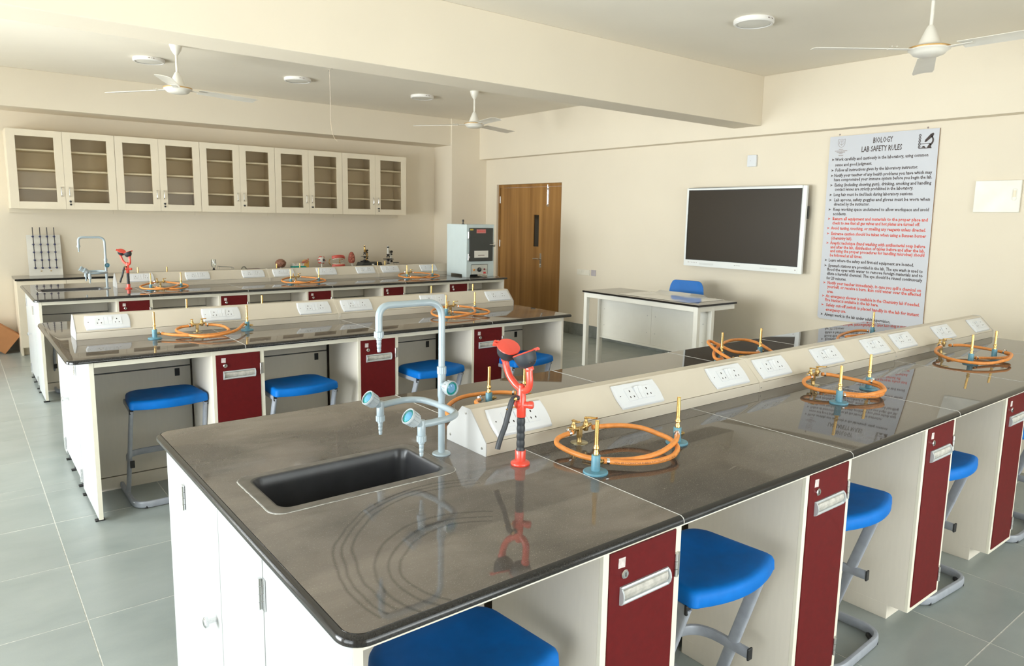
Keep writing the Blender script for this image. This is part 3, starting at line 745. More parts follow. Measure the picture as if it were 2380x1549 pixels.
def make_tap(label):
    t = thing('lab_tap', label, 'tap', (1.111, 1.751, ZT), group='grey laboratory taps')
    obj('base_flange', MB().lathe([(.0275, 0), (.028, .002), (.0265, .005), (.019, .0068), (.0095, .0075)], 32, cap=False), TAP, t)
    obj('column', MB().lathe([(.0100, .004), (.0100, .172), (.0120, .180), (.0120, .246), (.0100, .249)], 24), TAP, t)
    c = MB(); ribbed(c, (0, 0, .246), (0, 0, 1), .0138, .023); obj('swivel_collar', c, TAP, t)
    sp = rounded([(0, 0, .262), (0, 0, .462), (-.204, 0, .462), (-.204, 0, .388)], .052, 9)
    g = obj('gooseneck_spout', MB().tube(sp, .0098, 16), TAP, t)
    c = MB(); ribbed(c, (-.204, 0, .374), (0, 0, 1), .0135, .017); obj('collar', c, TAP, g)
    obj('hose_nozzle', MB().lathe([(r, z+.376) for r, z in BARB], 16, T=T(-.204, 0, 0)), TAP, g)
    arm = catmull([(-.150, .100, .150), (-.105, .112, .150), (-.055, .116, .150), (-.018, .092, .150), (-.006, .045, .150), (-.004, 0, .150), (-.005, -.050, .150), (-.016, -.098, .150), (-.055, -.126, .150), (-.105, -.134, .150), (-.150, -.136, .150)], 6)
    obj('branch_arm', MB().tube(arm, .0098, 14), TAP, t)
    def valve(p, d, ln):
        p = Vector(p); d = Vector(d).normalized(); kb = MB()
        kb.lathe([(.0105, 0), (.0115, .012), (.0165, .020)], 20, T=aim(p, d), cap=False)
        v = obj('valve_neck', kb, TAP, t)
        k2 = MB(); A = aim(p+d*.019, d)
        k2.lathe([(.0165, 0), (.0185, .002), (.0195, .022), (.0205, .026), (.0215, .030), (.0225, ln-.006), (.0228, ln-.001), (.0215, ln+.001), (.0195, ln+.0005), (.019, ln-.002)], 32, T=A, cap=False)
        for j in range(12):
            a = 2*pi*j/12; k2.tube([(.0195*cos(a), .0195*sin(a), .004), (.0208*cos(a), .0208*sin(a), .025)], .0012, 6, T=A)
        kn = obj('control_knob', k2, TAPKNOB, v)
        obj('coloured_ring', MB().lathe([(.0192, ln-.0022), (.0135, ln-.0022)], 28, T=A, cap=False), TEAL, v)
        obj('coloured_disc', MB().lathe([(.0136, ln-.0021), (.0001, ln-.0021)], 28, T=A, cap=False), CYAN, v)
        obj('lens', MB().lathe([(.0185, ln-.001), (.010, ln+.0015), (.0001, ln+.0022)], 28, T=A, cap=False), GLASSW, v)
    for y, x in ((.100, -.150), (-.136, -.150)):
        b = obj('side_outlet', MB().lathe([(.0102, .118), (.0112, .122), (.0112, .158), (.0095, .163), (.0001, .164)], 18, T=T(x, y, 0), cap=False), TAP, t)
        c = MB(); ribbed(c, (x, y, .103), (0, 0, 1), .0135, .017); obj('collar', c, TAP, b)
        obj('hose_nozzle', MB().lathe([(r, z+.105) for r, z in BARB], 16, T=T(x, y, 0)), TAP, b)
        valve((x, y, .150), (-.78, -.02, .58), .034)
    valve((0, -.006, .213), (.06, -1, -.03), .026)
    return t
tap = make_tap('tall grey swan-neck tap with two side outlets by the near sink')
dup(tap, (1.085, 7.375, ZT), 0, 'tall grey swan-neck tap by the far sink', 'grey laboratory taps')
def make_eyewash(label):
    t = thing('eyewash_station', label, 'eyewash', (1.248, 1.543, ZT), group='red twin-cup eyewash stations')
    obj('base', MB().lathe([(.0265, 0), (.028, .002), (.028, .0065), (.026, .009), (.019, .0105), (.0155, .013), (.0155, .042), (.0145, .044), (.0125, .044)], 32, cap=False), REDP, t)
    pr = [(.0128, .040), (.0135, .044), (.0115, .050)]
    for k in range(4): z = .052+.022*k; pr += [(.0108, z), (.0116, z+.004), (.0122, z+.009), (.0122, z+.013), (.0116, z+.018), (.0108, z+.0215)]
    pr += [(.0125, .142), (.0122, .146)]
    obj('grip', MB().lathe(pr, 20), RUB, t)
    bd = MB().lathe([(.0122, .142), (.0132, .144), (.0132, .205), (.0118, .208), (.0118, .224), (.0098, .23)], 22, cap=False)
    bd.lathe([(.0098, 0), (.0098, .022), (.0112, .023), (.0112, .033), (.0085, .036), (.0001, .0365)], 18, T=aim((0, 0, .178), (.55, -.80, .05)), cap=False)
    bd.lathe([(.011, 0), (.011, .018), (.008, .02), (.0001, .02)], 18, T=aim((0, 0, .180), (-1, .1, .0)), cap=False)
    obj('valve_body', bd, REDP, t)
    lv = catmull([(-.012, 0, .200), (-.026, .0, .201), (-.036, .0, .190), (-.047, .0, .158), (-.057, .0, .126), (-.070, .0, .098), (-.079, .0, .076), (-.083, 0, .062)], 5)
    obj('lever', MB().tube(lv, 0, 12, ell=((0, 1, 0), .0070, .0068)), RUB, t)
    obj('lever_pin', MB().tube([(-.015, 0, .176), (-.054, 0, .172)], .0022, 8).lathe([(.0055, 0), (.0045, .002), (.0001, .0025)], 12, T=aim((-.028, -.0085, .200), (0, -1, 0))), BRASS, t)
    yk = catmull([(-.012, .062, .305), (-.010, .061, .283), (-.006, .050, .255), (-.002, .028, .234), (.0, .006, .224), (.002, -.014, .222), (.002, -.029, .232), (.001, -.034, .250), (0, -.033, .272), (0, -.031, .292)], 6)
    obj('yoke_pipe', MB().tube(yk, .0100, 16).lathe([(.0098, .19), (.0105, .205), (.0098, .236), (.004, .24)], 16, cap=False), REDP, t)
    for c, d in (((-.012, .062, .306), (-.14, -.50, .84)), ((0, -.031, .292), (-.16, .36, .91))):
        A = aim(c, d)
        b = obj('spray_cup', MB().lathe([(.0085, -.002), (.012, 0), (.0215, .006), (.0285, .016), (.0318, .029), (.0330, .0405), (.0318, .0415), (.028, .037)], 30, T=A, cap=False), RUB, t)
        obj('cup_neck', MB().lathe([(.0115, -.010), (.0125, -.007), (.0125, .001), (.0105, .004)], 20, T=A), REDP, b)
        dr_ = MB()
        for a in (-1.9, -1.2, .6, 2.2): dr_.ball((.0245*cos(a), .0245*sin(a), .0125), .0038, .0038, .0045, 8, 6, T=A)
        obj('drain_hole', dr_, HOLE, b)
        # hinge tab away from the other cup
        side = -1 if c[1] > 0 else 1
        ld = MB().lathe([(.0001, .0450), (.026, .0450), (.0330, .0440), (.0342, .0420), (.0330, .0408), (.0001, .0412)], 32, T=A, cap=False)
        tt = A @ R(z=pi*.75 if side < 0 else -.35)
        ld.box(.030, -.009, .038, .043, -.004, .046, T=tt).box(.030, .004, .038, .043, .009, .046, T=tt).tube([(.042, -.010, .0405), (.042, .010, .0405)], .0038, 8, T=tt)
        obj('flap_lid', ld, REDP, b)
    return t
eye = make_eyewash('red twin-cup eyewash station with black lever near the front sink')
dup(eye, (1.235, 7.235, ZT), .5, 'red twin-cup eyewash station on the far worktop', 'red twin-cup eyewash stations')

# ================================================================== burners, gas valves and rubber hoses
def make_burner():
    t = thing('bunsen_burner', '', 'burner')
    obj('base', MB().lathe([(.0345, 0), (.0355, .0015), (.0352, .0055), (.0335, .0075), (.015, .0085)], 36).lathe([(.0001, .0084), (.0155, .0084)], 24, cap=False), BURN, t)
    obj('body', MB().lathe([(.0128, .008), (.0128, .052), (.0118, .0535), (.004, .054)], 24), BURN, t)
    obj('barrel', MB().lathe([(.0075, .053), (.0075, .062), (.0062, .064), (.0062, .070), (.0085, .072), (.0085, .076), (.0066, .079), (.0062, .083), (.0060, .086), (.0060, .1515), (.0052, .152), (.0046, .150), (.0046, .12)], 20, cap=False), BRASS, t)
    obj('jet_collar', MB().lathe([(.0066, .0535), (.0066, .0600)], 12), CHROME, t)
    return t
bp = None
def burner(x, y, label, group, conn=None, lean=0.):
    global bp
    if bp is None: bp = make_burner(); o = bp; o.location = (x, y, ZT); o['label'] = label; o['group'] = group
    else: o = dup(bp, (x, y, ZT), 0, label, group)
    if conn is not None:
        d = Vector(conn).normalized()
        c = MB().lathe([(.0060, .011), (.0060, .019), (.0075, .0195), (.0075, .024), (.0048, .0245), (.0048, .034)], 10, T=aim((0, 0, .030), d))
        obj('hose_tail', c, BRASSD, o)
    return o
def make_valve():
    t = thing('gas_valve', '', 'gas valve')
    obj('base_flange', MB().lathe([(.0285, 0), (.0285, .0015), (.024, .003), (.0125, .004), (.0001, .0045)], 32), mat('brassy_flange', (.50, .45, .30), .25, .8), t)
    obj('stem', MB().lathe([(.009, .003), (.0075, .012), (.0075, .020)], 14).box(-.0075, -.0065, .018, .0075, .0065, .052), BRASSD, t, bev=.001)
    for s_ in (-1, 1):
        A = aim((s_*.006, 0, .046), (s_*1, .0, .18))
        b = obj('cock_body', MB().lathe([(.0065, 0), (.0065, .012), (.0085, .014), (.0085, .028), (.0062, .030), (.0052, .044), (.0001, .044)], 14, T=A).lathe([(.0078, -.014), (.0085, -.012), (.0085, .012), (.0065, .015), (.0045, .020), (.0045, .026), (.0001, .026)], 14, T=T(s_*.027, 0, .050)), BRASSD, t)
        h = [(s_*.027-.002, 0, .078), (s_*.027+s_*.006, -.012, .080), (s_*.027+s_*.010, -.026, .081), (s_*.027+s_*.012, -.036, .083)]
        obj('lever_handle', MB().tube(catmull(h, 4), 0, 10, ell=((0, 0, 1), .0028, .0058)).ball((s_*.027, 0, .077), .0068, .0068, .0045, 10, 6), BRASS, b)
    return t
vp = None
def valve(x, y, rz, label, group):
    global vp
    if vp is None: vp = make_valve(); o = vp; o.location = (x, y, ZT); o.rotation_euler = (0, 0, rz); o['label'] = label; o['group'] = group
    else: o = dup(vp, (x, y, ZT), rz, label, group)
    return o
HT = 'MFG. BY SIDDHARTHA RUBBER PVT LTD LOT No. 21 09-26  I  CHANGE BEFORE SEP-28'
def text_mesh(s_, size):
    cu = bpy.data.curves.new('lettering', 'FONT'); cu.body = s_; cu.size = size; cu.resolution_u = 2
    o = bpy.data.objects.new('lettering', cu); COL.objects.link(o); dg = bpy.context.evaluated_depsgraph_get()
    me = bpy.data.meshes.new_from_object(o.evaluated_get(dg)); bpy.data.objects.remove(o); bpy.data.curves.remove(cu)
    return me
HR = .0078
def hose(pts, label, group, lettering=None, clamps=(True, True)):
    path = catmull(pts, 8); o0 = Vector((sum(p.x for p in path)/len(path), sum(p.y for p in path)/len(path), ZT))
    t = thing('rubber_hose', label, 'hose', o0, group=group)
    L = [p-o0 for p in path]
    obj('hose', MB().tube(L, HR, 14), HOSE, t)
    for flag, i, j in ((clamps[0], 0, 1), (clamps[1], -1, -2)):
        if not flag: continue
        d = (L[j]-L[i]).normalized(); A = aim(L[i]+d*.008, d)
        obj('hose_clamp', MB().lathe([(HR+.0003, 0), (HR+.0014, 0), (HR+.0014, .008), (HR+.0003, .008)], 18, T=A).box(HR-.001, -.005, -.002, HR+.007, .005, .010, T=A @ R(z=.8)).tube([(HR+.004, -.008, .004), (HR+.004, .008, .004)], .0022, 8, T=A @ R(z=.8)), CHROME, t)
    if lettering:
        s0, rev, ang0 = lettering
        me = text_mesh(HT, .0078)
        ds = [0]
        for a, b in zip(L, L[1:]): ds.append(ds[-1]+(b-a).length)
        bm = bmesh.new(); bm.from_mesh(me)
        wd = max(v.co.x for v in bm.verts); keep = ds[-1]-s0-.012
        for v in bm.verts:
            s_ = s0+v.co.x
            if rev: s_ = ds[-1]-s0-v.co.x
            s_ = min(max(s_, .001), ds[-1]-.001)
            k = next(i for i in range(len(ds)-1) if ds[i+1] >= s_); u = (s_-ds[k])/(ds[k+1]-ds[k])
            c = L[k].lerp(L[k+1], u); tg = (L[k+1]-L[k]).normalized()
            if rev: tg = -tg
            upv = Vector((0, 0, 1)); out = tg.cross(upv).normalized(); upv = out.cross(tg)
            th = ang0+(v.co.y-.0028)/HR
            v.co = c+(out*cos(th)+upv*sin(th))*(HR+.0002)
        if wd > keep:
            kill = [f for f in bm.faces if False]
        bm.to_mesh(me); bm.free(); me.materials.clear(); me.materials.append(mat('hose_print', (.10, .035, .012), .6))
        put('lettering', me, t)
    return t
u1x = [(1.41, 1.367, 0.868), (1.474, 1.33, 0.86), (1.546, 1.299, 0.858), (1.61, 1.293, 0.86), (1.654, 1.304, 0.866), (1.689, 1.333, 0.87), (1.715, 1.381, 0.873), (1.72, 1.436, 0.876), (1.714, 1.498, 0.88), (1.675, 1.545, 0.883), (1.612, 1.568, 0.886), (1.572, 1.579, 0.886)]
u1y = [(1.741, 1.373, 0.886), (1.685, 1.337, 0.882), (1.61, 1.317, 0.874), (1.542, 1.319, 0.868), (1.49, 1.345, 0.862), (1.439, 1.385, 0.86), (1.408, 1.421, 0.862), (1.393, 1.462, 0.865), (1.387, 1.511, 0.87), (1.393, 1.548, 0.874), (1.416, 1.571, 0.878), (1.447, 1.578, 0.882), (1.483, 1.576, 0.886)]
u2x = [(2.755, 1.374, 0.868), (2.827, 1.32, 0.862), (2.904, 1.294, 0.86), (2.975, 1.309, 0.863), (3.045, 1.364, 0.868), (3.037, 1.453, 0.876), (3.019, 1.55, 0.882), (2.981, 1.58, 0.886)]
u2y = [(3.035, 1.395, 0.884), (3.03, 1.35, 0.88), (2.971, 1.302, 0.874), (2.918, 1.297, 0.872), (2.835, 1.32, 0.868), (2.79, 1.415, 0.864), (2.759, 1.466, 0.868), (2.765, 1.523, 0.872), (2.802, 1.562, 0.878), (2.859, 1.581, 0.882), (2.896, 1.575, 0.886)]
u3x = [(4.128, 1.375, 0.868), (4.20, 1.345, 0.864), (4.312, 1.296, 0.862), (4.375, 1.292, 0.866), (4.425, 1.345, 0.872), (4.431, 1.431, 0.878), (4.402, 1.529, 0.884), (4.319, 1.569, 0.886)]
u3y = [(4.385, 1.335, 0.880), (4.36, 1.285, 0.878), (4.239, 1.257, 0.872), (4.17, 1.26, 0.868), (4.06, 1.281, 0.864), (3.99, 1.343, 0.864), (3.988, 1.444, 0.868), (4.07, 1.534, 0.874), (4.156, 1.573, 0.88), (4.248, 1.583, 0.886)]
bbx = [(2.823, 1.908, 0.885), (2.91, 2.002, 0.888), (2.974, 2.122, 0.9), (3.069, 2.251, 0.915), (3.127, 2.283, 0.915), (3.107, 2.203, 0.905), (3.092, 2.108, 0.89), (3.20, 2.067, 0.878), (3.285, 2.09, .870)]
bby = [(2.99, 2.115, 0.870), (2.95, 2.075, 0.868), (2.929, 2.104, 0.875), (3.026, 2.182, 0.885), (3.177, 2.253, 0.895), (3.334, 2.293, 0.9), (3.459, 2.282, 0.89), (3.454, 2.191, 0.88), (3.322, 2.02, 0.868), (3.188, 1.934, 0.886)]
bax = [(1.36, 1.90, .88), (1.298, 1.926, 0.862), (1.306, 2.007, 0.862), (1.348, 2.09, 0.864), (1.411, 2.153, 0.866), (1.487, 2.192, 0.868), (1.575, 2.192, 0.868), (1.647, 2.169, 0.868), (1.693, 2.126, 0.868)]
bay = [(1.43, 1.91, .882), (1.486, 1.967, 0.866), (1.471, 2.047, 0.866), (1.488, 2.108, 0.866), (1.53, 2.130, 0.868)]
bcx = [(4.02, 1.91, .882), (3.979, 1.958, 0.862), (4.032, 2.044, 0.864), (4.115, 2.101, 0.866), (4.238, 2.147, 0.868), (4.403, 2.174, 0.87), (4.503, 2.164, 0.872), (4.558, 2.13, 0.87)]
bcy = [(4.20, 2.04, .866), (4.222, 2.106, 0.866), (4.35, 2.087, 0.866), (4.466, 2.05, 0.866), (4.58, 2.03, 0.866), (4.531, 1.93, 0.880)]
m1x = [(0.880, 4.327, 0.868), (0.941, 4.245, 0.864), (1.057, 4.184, 0.86), (1.159, 4.19, 0.86), (1.228, 4.234, 0.866), (1.232, 4.338, 0.876), (1.195, 4.386, 0.882), (1.145, 4.405, 0.886)]
m1y = [(1.343, 4.327, 0.884), (1.251, 4.167, 0.876), (1.149, 4.104, 0.868), (1.066, 4.109, 0.864), (1.02, 4.173, 0.862), (0.981, 4.283, 0.866), (0.973, 4.354, 0.872), (1.006, 4.404, 0.88), (1.07, 4.408, 0.886)]
m2x = [(2.772, 4.245, 0.868), (2.846, 4.185, 0.864), (2.893, 4.1, 0.86), (2.974, 4.087, 0.862), (3.034, 4.159, 0.87), (3.001, 4.29, 0.878), (2.92, 4.392, 0.886)]
m2y = [(2.985, 4.285, 0.882), (2.90, 4.13, .876), (2.783, 4.065, 0.868), (2.669, 4.049, 0.864), (2.603, 4.105, 0.862), (2.596, 4.209, 0.868), (2.67, 4.334, 0.876), (2.765, 4.39, 0.882), (2.838, 4.40, 0.886)]
GB, GV, GH = 'blue-based bunsen burners', 'brass twin gas valves', 'orange rubber gas hoses'
def unit(A, B, V, hx, hy, place, vr=0., let=False):
    if A: burner(A[0], A[1], 'burner on the aisle side of the pair ' + place, GB, (Vector(hx[0])-Vector((A[0], A[1], .87))) if A[2] else None)
    if B: burner(B[0], B[1], 'burner on the door-wall side of the pair ' + place, GB, (Vector(hy[0])-Vector((B[0], B[1], .87))) if A and B[2] else None)
    if V: valve(V[0], V[1], vr, 'brass twin gas valve ' + place, GV)
    if hx: hose(hx, 'orange hose to the aisle-side burner ' + place if A and A[2] else 'first orange hose loop ' + place, GH, (.03, False, .15) if let else None)
    if hy: hose(hy, 'orange hose to the door-wall-side burner ' + place if B and B[2] else 'second orange hose loop ' + place, GH, (.065, False, .1) if let == 2 else None)
unit((1.377, 1.365, 1), (1.781, 1.406, 1), (1.528, 1.592), u1x, u1y, 'nearest the front eyewash', 0, 2)
unit((2.721, 1.363, 1), (3.068, 1.413, 1), (2.94, 1.595), u2x, u2y, 'halfway along the near worktop', 0, 1)
unit((4.093, 1.381, 1), (4.358, 1.362, 0), (4.285, 1.597), u3x, u3y, 'at the board end of the near worktop', 0, 1)
unit((1.549, 2.11, 0), (1.70, 2.085, 0), (1.395, 1.915), bax, bay, 'behind the trunking by the front eyewash')
unit((3.015, 2.130, 0), (3.315, 2.105, 0), (2.86, 1.935), bbx, bby, 'behind the near trunking facing the desk')
unit((4.584, 2.118, 0), None, (4.30, 1.92), bcx, bcy, 'behind the near trunking below the rules board')
unit((.852, 4.316, 1), (1.371, 4.351, 1), (1.105, 4.43), m1x, m1y, 'at the aisle end of the middle worktop')
unit((2.737, 4.257, 1), (3.017, 4.304, 1), (2.88, 4.42), m2x, m2y, 'at the door end of the middle worktop')
def far_loops(A, B):
    (ax, ay), (bx, by) = A, B; V = ((ax+bx)/2+.01, YC3-.165)
    cx = (ax+bx)/2; w = (bx-ax)/2
    hx = [(ax+.03, ay-.012, .868), (cx-w*.3, ay-.13, .862), (cx+w*.5, ay-.17, .862), (bx+.03, by-.10, .868), (bx+.05, by+.03, .876), (bx-.02, by+.15, .884), (V[0]+.045, V[1]-.01, .886)]
    hy = [(bx-.03, by-.012, .880), (cx+w*.3, by-.11, .872), (cx-w*.5, by-.17, .866), (ax-.06, ay-.09, .866), (ax-.08, ay+.03, .874), (ax-.01, ay+.15, .882), (V[0]-.045, V[1]-.01, .886)]
    return V, hx, hy
for A, B, place in (((1.372, 7.0), (1.624, 7.0), 'beside the far eyewash'), ((2.651, 7.0), (2.946, 7.0), 'halfway along the far worktop'), ((3.98, 7.0), (4.312, 7.0), 'nearest the incubator')):
    V, hx, hy = far_loops(A, B); unit((*A, 1), (*B, 1), V, hx, hy, place)
# burners whose brass tips show above the trunkings of the two benches behind
for (x, y, lab) in ((1.155, 4.86, 'blue-based burner behind the middle trunking, closest to the aisle'), (1.63, 4.84, 'second burner from the aisle behind the middle trunking'), (2.99, 4.87, 'third burner from the aisle behind the middle trunking'), (3.38, 4.85, 'blue-based burner behind the middle trunking, closest to the door'),
                    (1.42, 7.80, 'blue-based burner behind the far trunking, closest to the aisle'), (1.68, 7.78, 'second burner from the aisle behind the far trunking'), (2.80, 7.80, 'third burner from the aisle behind the far trunking'), (3.06, 7.79, 'fourth burner from the aisle behind the far trunking'), (4.13, 7.80, 'blue-based burner behind the far trunking, beside the incubator'), (3.99, 7.72, 'fifth burner from the aisle behind the far trunking')):
    burner(x, y, lab, GB)

# ================================================================== stools
def make_stool(label):
    t = thing('lab_stool', label, 'stool', group='blue lab stools')
    # moulded seat
    def out(ins, z, bulge):
        p = []; wf, wb, d0, d1 = .192-ins, .176-ins, -.126+ins, .165-ins; r = .035
        def arc(cx, cy, a0, a1, rr, n=6):
            for k in range(n+1): a = a0+(a1-a0)*k/n; p.append((cx+rr*cos(a), cy+rr*sin(a), z))
        n = 10
        for k in range(n+1):
            u = -1+2*k/n; x = u*(wf-.022); p.append((x, d0-bulge*(1-u*u), z))
        arc(wf-.022, d0+.022, -pi/2+.2, .1, .022, 5)
        arc(wb-.065, d1-.065, .1, pi/2, .065, 7)
        arc(-wb+.065, d1-.065, pi/2, pi-.1, .065, 7)
        arc(-wf+.022, d0+.022, pi-.1, 1.5*pi-.2, .022, 5)
        return p
    mb = MB(); B = .036
    L = [out(.012, .531, B), out(.003, .532, B), out(0, .537, B), out(.0015, .562, B), out(.005, .571, B), out(.012, .576, B), out(.024, .577, B), out(.060, .573, B*.8), out(.10, .568, B*.5)]
    loops(mb, L, 0, True, True, False)
    top = L[-1]; c = (0, .01, .5665); n = len(top); mb.add(top+[c], [(i, (i+1) % n, n) for i in range(n)], 0, True)
    obj('seat', mb, BLUE, t)
    # floor loop
    fl_ = rounded([(-.192, .275, .021), (-.192, -.130, .021), (.192, -.130, .021), (.192, .275, .021)], .085, 8)
    obj('floor_frame', MB().tube(fl_, 0, 14, ell=((0, 0, 1), .018, .010)), GREYTUBE, t)
    for s_ in (-1, 1):
        obj('leg', MB().tube([(s_*.192, .068, .030), (s_*.182, -.086, .525)], 0, 14, ell=((1, 0, 0), .010, .019)), GREYTUBE, t)
        obj('seat_rail', MB().tube([(s_*.184, -.092, .520), (s_*.172, .140, .524)], 0, 12, ell=((0, 0, 1), .013, .009)), GREYTUBE, t)
        for e in (MB().box(s_*.184-.010, -.100, .506, s_*.184+.010, -.090, .535), MB().box(s_*.192-.0125, .272, .0, s_*.192+.0125, .285, .042), MB().box(s_*.186-.0115, -.062, .208, s_*.186+.0115, -.055, .248)): obj('end_cap', e, BLACKP, t, bev=.003)
        g = MB().box(-.030, -.012, 0, .030, .012, .016, T=T(s_*.155, -.108, 0) @ R(z=s_*.8))
        obj('floor_glide', g, BLACKP, t, bev=.004)
    fr = rounded([(-.186, -.055, .228), (-.186, .150, .228), (.186, .150, .228), (.186, -.055, .228)], .10, 8)
    obj('footrest', MB().tube(fr, 0, 12, ell=((0, 0, 1), .0175, .009)), GREYTUBE, t)
    return t
st = None
for (x, y, rz, lab) in ((.835, 1.225, 0, 'blue stool below the sink corner of the near bench'), (1.655, 1.192, 0, 'blue stool right of the first red door of the near bench'), (2.445, 1.205, .04, 'blue stool right of the second red door of the near bench'),
                        (3.20, 1.20, -.06, 'blue stool right of the third red door of the near bench'), (4.17, 1.20, 0, 'blue stool right of the fourth red door of the near bench'),
                        (.845, 4.105, 0, 'blue stool at the open aisle end of the middle bench'), (1.535, 3.965, .05, 'blue stool right of the first red door of the middle bench'), (2.41, 3.925, .12, 'blue stool right of the second red door of the middle bench'),
                        (3.13, 3.86, .10, 'blue stool at the door end of the middle bench'), (.80, 7.10, 0, 'blue stool at the aisle end of the far bench')):
    if st is None: st = make_stool(lab); st.location = (x, y, 0); st.rotation_euler = (0, 0, rz)
    else: dup(st, (x, y, 0), rz, lab, 'blue lab stools')
# ================================================================== far wall: counter, glazed cabinets, models
ZK = .815
t = thing('wall_worktop', 'long dark worktop against the back wall under the glazed cabinets', 'worktop', (.485, 9.0, ZK-.02))
obj('countertop_slab', MB().box(0, 0, 0, 5.355, .488, .0195, 1).box(.002, .002, .0195, 5.353, .488, .02), [GRAN, GEDGE], t)
base = None
for i in range(6):
    x = .497+.889*i; lab = '%s ivory base cupboard from the aisle under the back wall worktop' % (ORD+['last'])[i]
    if base is None:
        base = thing('base_cupboard', lab, 'cabinet', (x, 9.03, 0), group='ivory base cupboards')
        obj('carcass', MB().box(0, 0, 0, .018, .445, ZK-.021).box(.870, 0, 0, .888, .445, ZK-.021).box(.018, .02, .07, .87, .445, .09).box(.018, .43, .09, .87, .445, ZK-.021).box(.018, .05, 0, .87, .07, .07), CABW, base)
        for k in range(2):
            d = obj('door', MB().box(.001+.444*k, -.018, .085, .443+.444*k, -.001, ZK-.023), CABW, base, bev=.0015)
            hx = .40 if k == 0 else .488
            obj('handle', MB().tube(rounded([(hx, -.018, .60), (hx, -.04, .60), (hx, -.04, .70), (hx, -.018, .70)], .02), .004, 8), CHROME, d)
    else: dup(base, (x, 9.03, 0), 0, lab, 'ivory base cupboards')
CE, CM = [.51, 1.50, 2.395, 3.295, 4.21, 5.19], [1.005, 1.946, 2.857, 3.738, 4.702]
CZ0, CZ1, CY0 = 1.545, 2.362, 9.14
for i in range(5):
    a, b, m_ = CE[i]+.001, CE[i+1]-.001, CM[i]
    t = thing('glazed_cabinet', '%s glazed wall cabinet counted from the aisle side' % ORD[i], 'cabinet', (a, CY0, CZ0), group='ivory glazed wall cabinets')
    W_ = b-a; m_ -= a; D_, H_ = .348, CZ1-CZ0
    obj('carcass', MB().box(0, .019, 0, .018, D_, H_).box(W_-.018, .019, 0, W_, D_, H_).box(.018, .019, 0, W_-.018, D_, .02).box(.018, .019, H_-.02, W_-.018, D_, H_).box(.018, D_-.012, .02, W_-.018, D_, H_-.02).box(m_-.009, .03, .02, m_+.009, D_-.012, H_-.02), CABW, t)
    obj('wall_rail', MB().box(0, D_-.03, -.045, W_, D_, -.001), CABW, t)
    for z in (.203, .401, .602):
        for x0, x1 in ((.019, m_-.010), (m_+.010, W_-.019)): obj('shelf', MB().box(x0, .045, z, x1, D_-.013, z+.018), SHELFW, t)
    for k, (x0, x1) in enumerate(((.001, m_-.001), (m_+.001, W_-.001))):
        fw_ = .077; mb = MB(); g0, g1, h0, h1 = x0+fw_, x1-fw_, .075, H_-.067
        mb.box(x0, 0, 0, g0, .018, H_).box(g1, 0, 0, x1, .018, H_).box(g0, 0, 0, g1, .018, h0).box(g0, 0, h1, g1, .018, H_)
        d = obj('door', mb, CABW, t, bev=.0012)
        obj('pane', MB().box(g0, .008, h0, g1, .012, h1), GLASSL, d)
        hx = x1-.036 if k == 0 else x0+.036
        obj('handle', MB().tube(rounded([(hx, 0, .135), (hx, -.022, .142), (hx, -.024, .185), (hx, -.022, .228), (hx, 0, .235)], .02), .005, 8), CHROME, d)
        if k == 1:
            obj('lock', MB().lathe([(.010, 0), (.010, .004), (.0001, .005)], 14, T=aim((hx+.002, 0, .088), (0, -1, 0))), STEEL, d)
            ky = MB().tube([(hx+.002, -.004, .088), (hx+.002, -.024, .086)], .0035, 8).lathe([(.011, -.002), (.012, 0), (.011, .002)], 14, T=T(hx+.003, -.026, .083) @ R(x=pi/2))
            if i in (0, 1, 4): ky.lathe([(.010, -.002), (.011, 0), (.010, .002)], 14, T=T(hx+.005, -.020, .052) @ R(x=pi/2))
            obj('key', ky, BLACKP, d)
def put_thing(name, label, cat, x, y, z=ZK): return thing(name, label, cat, (x, y, z))
# board with beaded rods leaning on the wall
t = put_thing('bead_rod_board', 'white board with four navy beaded rods leaning on the back wall', 'teaching model', .80, 9.40)
obj('board', MB().box(-.158, 0, 0, .158, .008, .45), WHITEM, t, Mx=R(x=-.15) @ T(0, 0, 0), bev=.001)
for k in range(4):
    x = -.098+.066*k; rd = MB().tube([(x, -.020, .075), (x+.002, -.012, .53)], .0045, 8)
    r_ = obj('rod', rd, mat('dark_rod', (.03, .025, .03), .4), t, Mx=R(x=-.12))
    for q in range(5):
        obj('bead', MB().ball((x, -.022, .083+.086*q), .0105, .0105, .0115, 12, 8).tube([(x, -.022, .083+.086*q), (x-.012, .002, .087+.086*q)], .003, 6), NAVY, r_)
for x in (-.045, .045): obj('wing_nut', MB().ball((x, -.008, .05), .010, .004, .006, 10, 6), BRASSD, t)
# spirit burner, gauze stand, dish, book
t = put_thing('spirit_lamp', 'small glass spirit lamp with black base on the back worktop', 'lamp', 2.52, 9.2)
obj('foot', MB().lathe([(.030, 0), (.030, .006), (.016, .02), (.008, .045)], 20), BLACKP, t)
obj('glass_bowl', MB().lathe([(.006, .044), (.024, .06), (.030, .085), (.028, .12), (.026, .15)], 20, cap=False), GLASSW, t)
obj('wick_holder', MB().lathe([(.010, .10), (.010, .112), (.004, .135), (.0001, .136)], 12), STEEL, t)
t = put_thing('wire_stand', 'thin bent wire stand beside the spirit lamp', 'stand', 2.67, 9.2)
obj('wire', MB().tube(rounded([(-.085, 0, .003), (-.085, 0, .06), (.085, 0, .045), (.095, 0, .003)], .01), .003, 6).tube(rounded([(-.085, .08, .003), (-.085, .08, .06), (.085, .08, .045), (.095, .08, .003)], .01), .003, 6).tube([(-.085, 0, .06), (-.085, .08, .06)], .003, 6).tube([(.085, 0, .045), (.085, .08, .045)], .003, 6), STEEL, t)
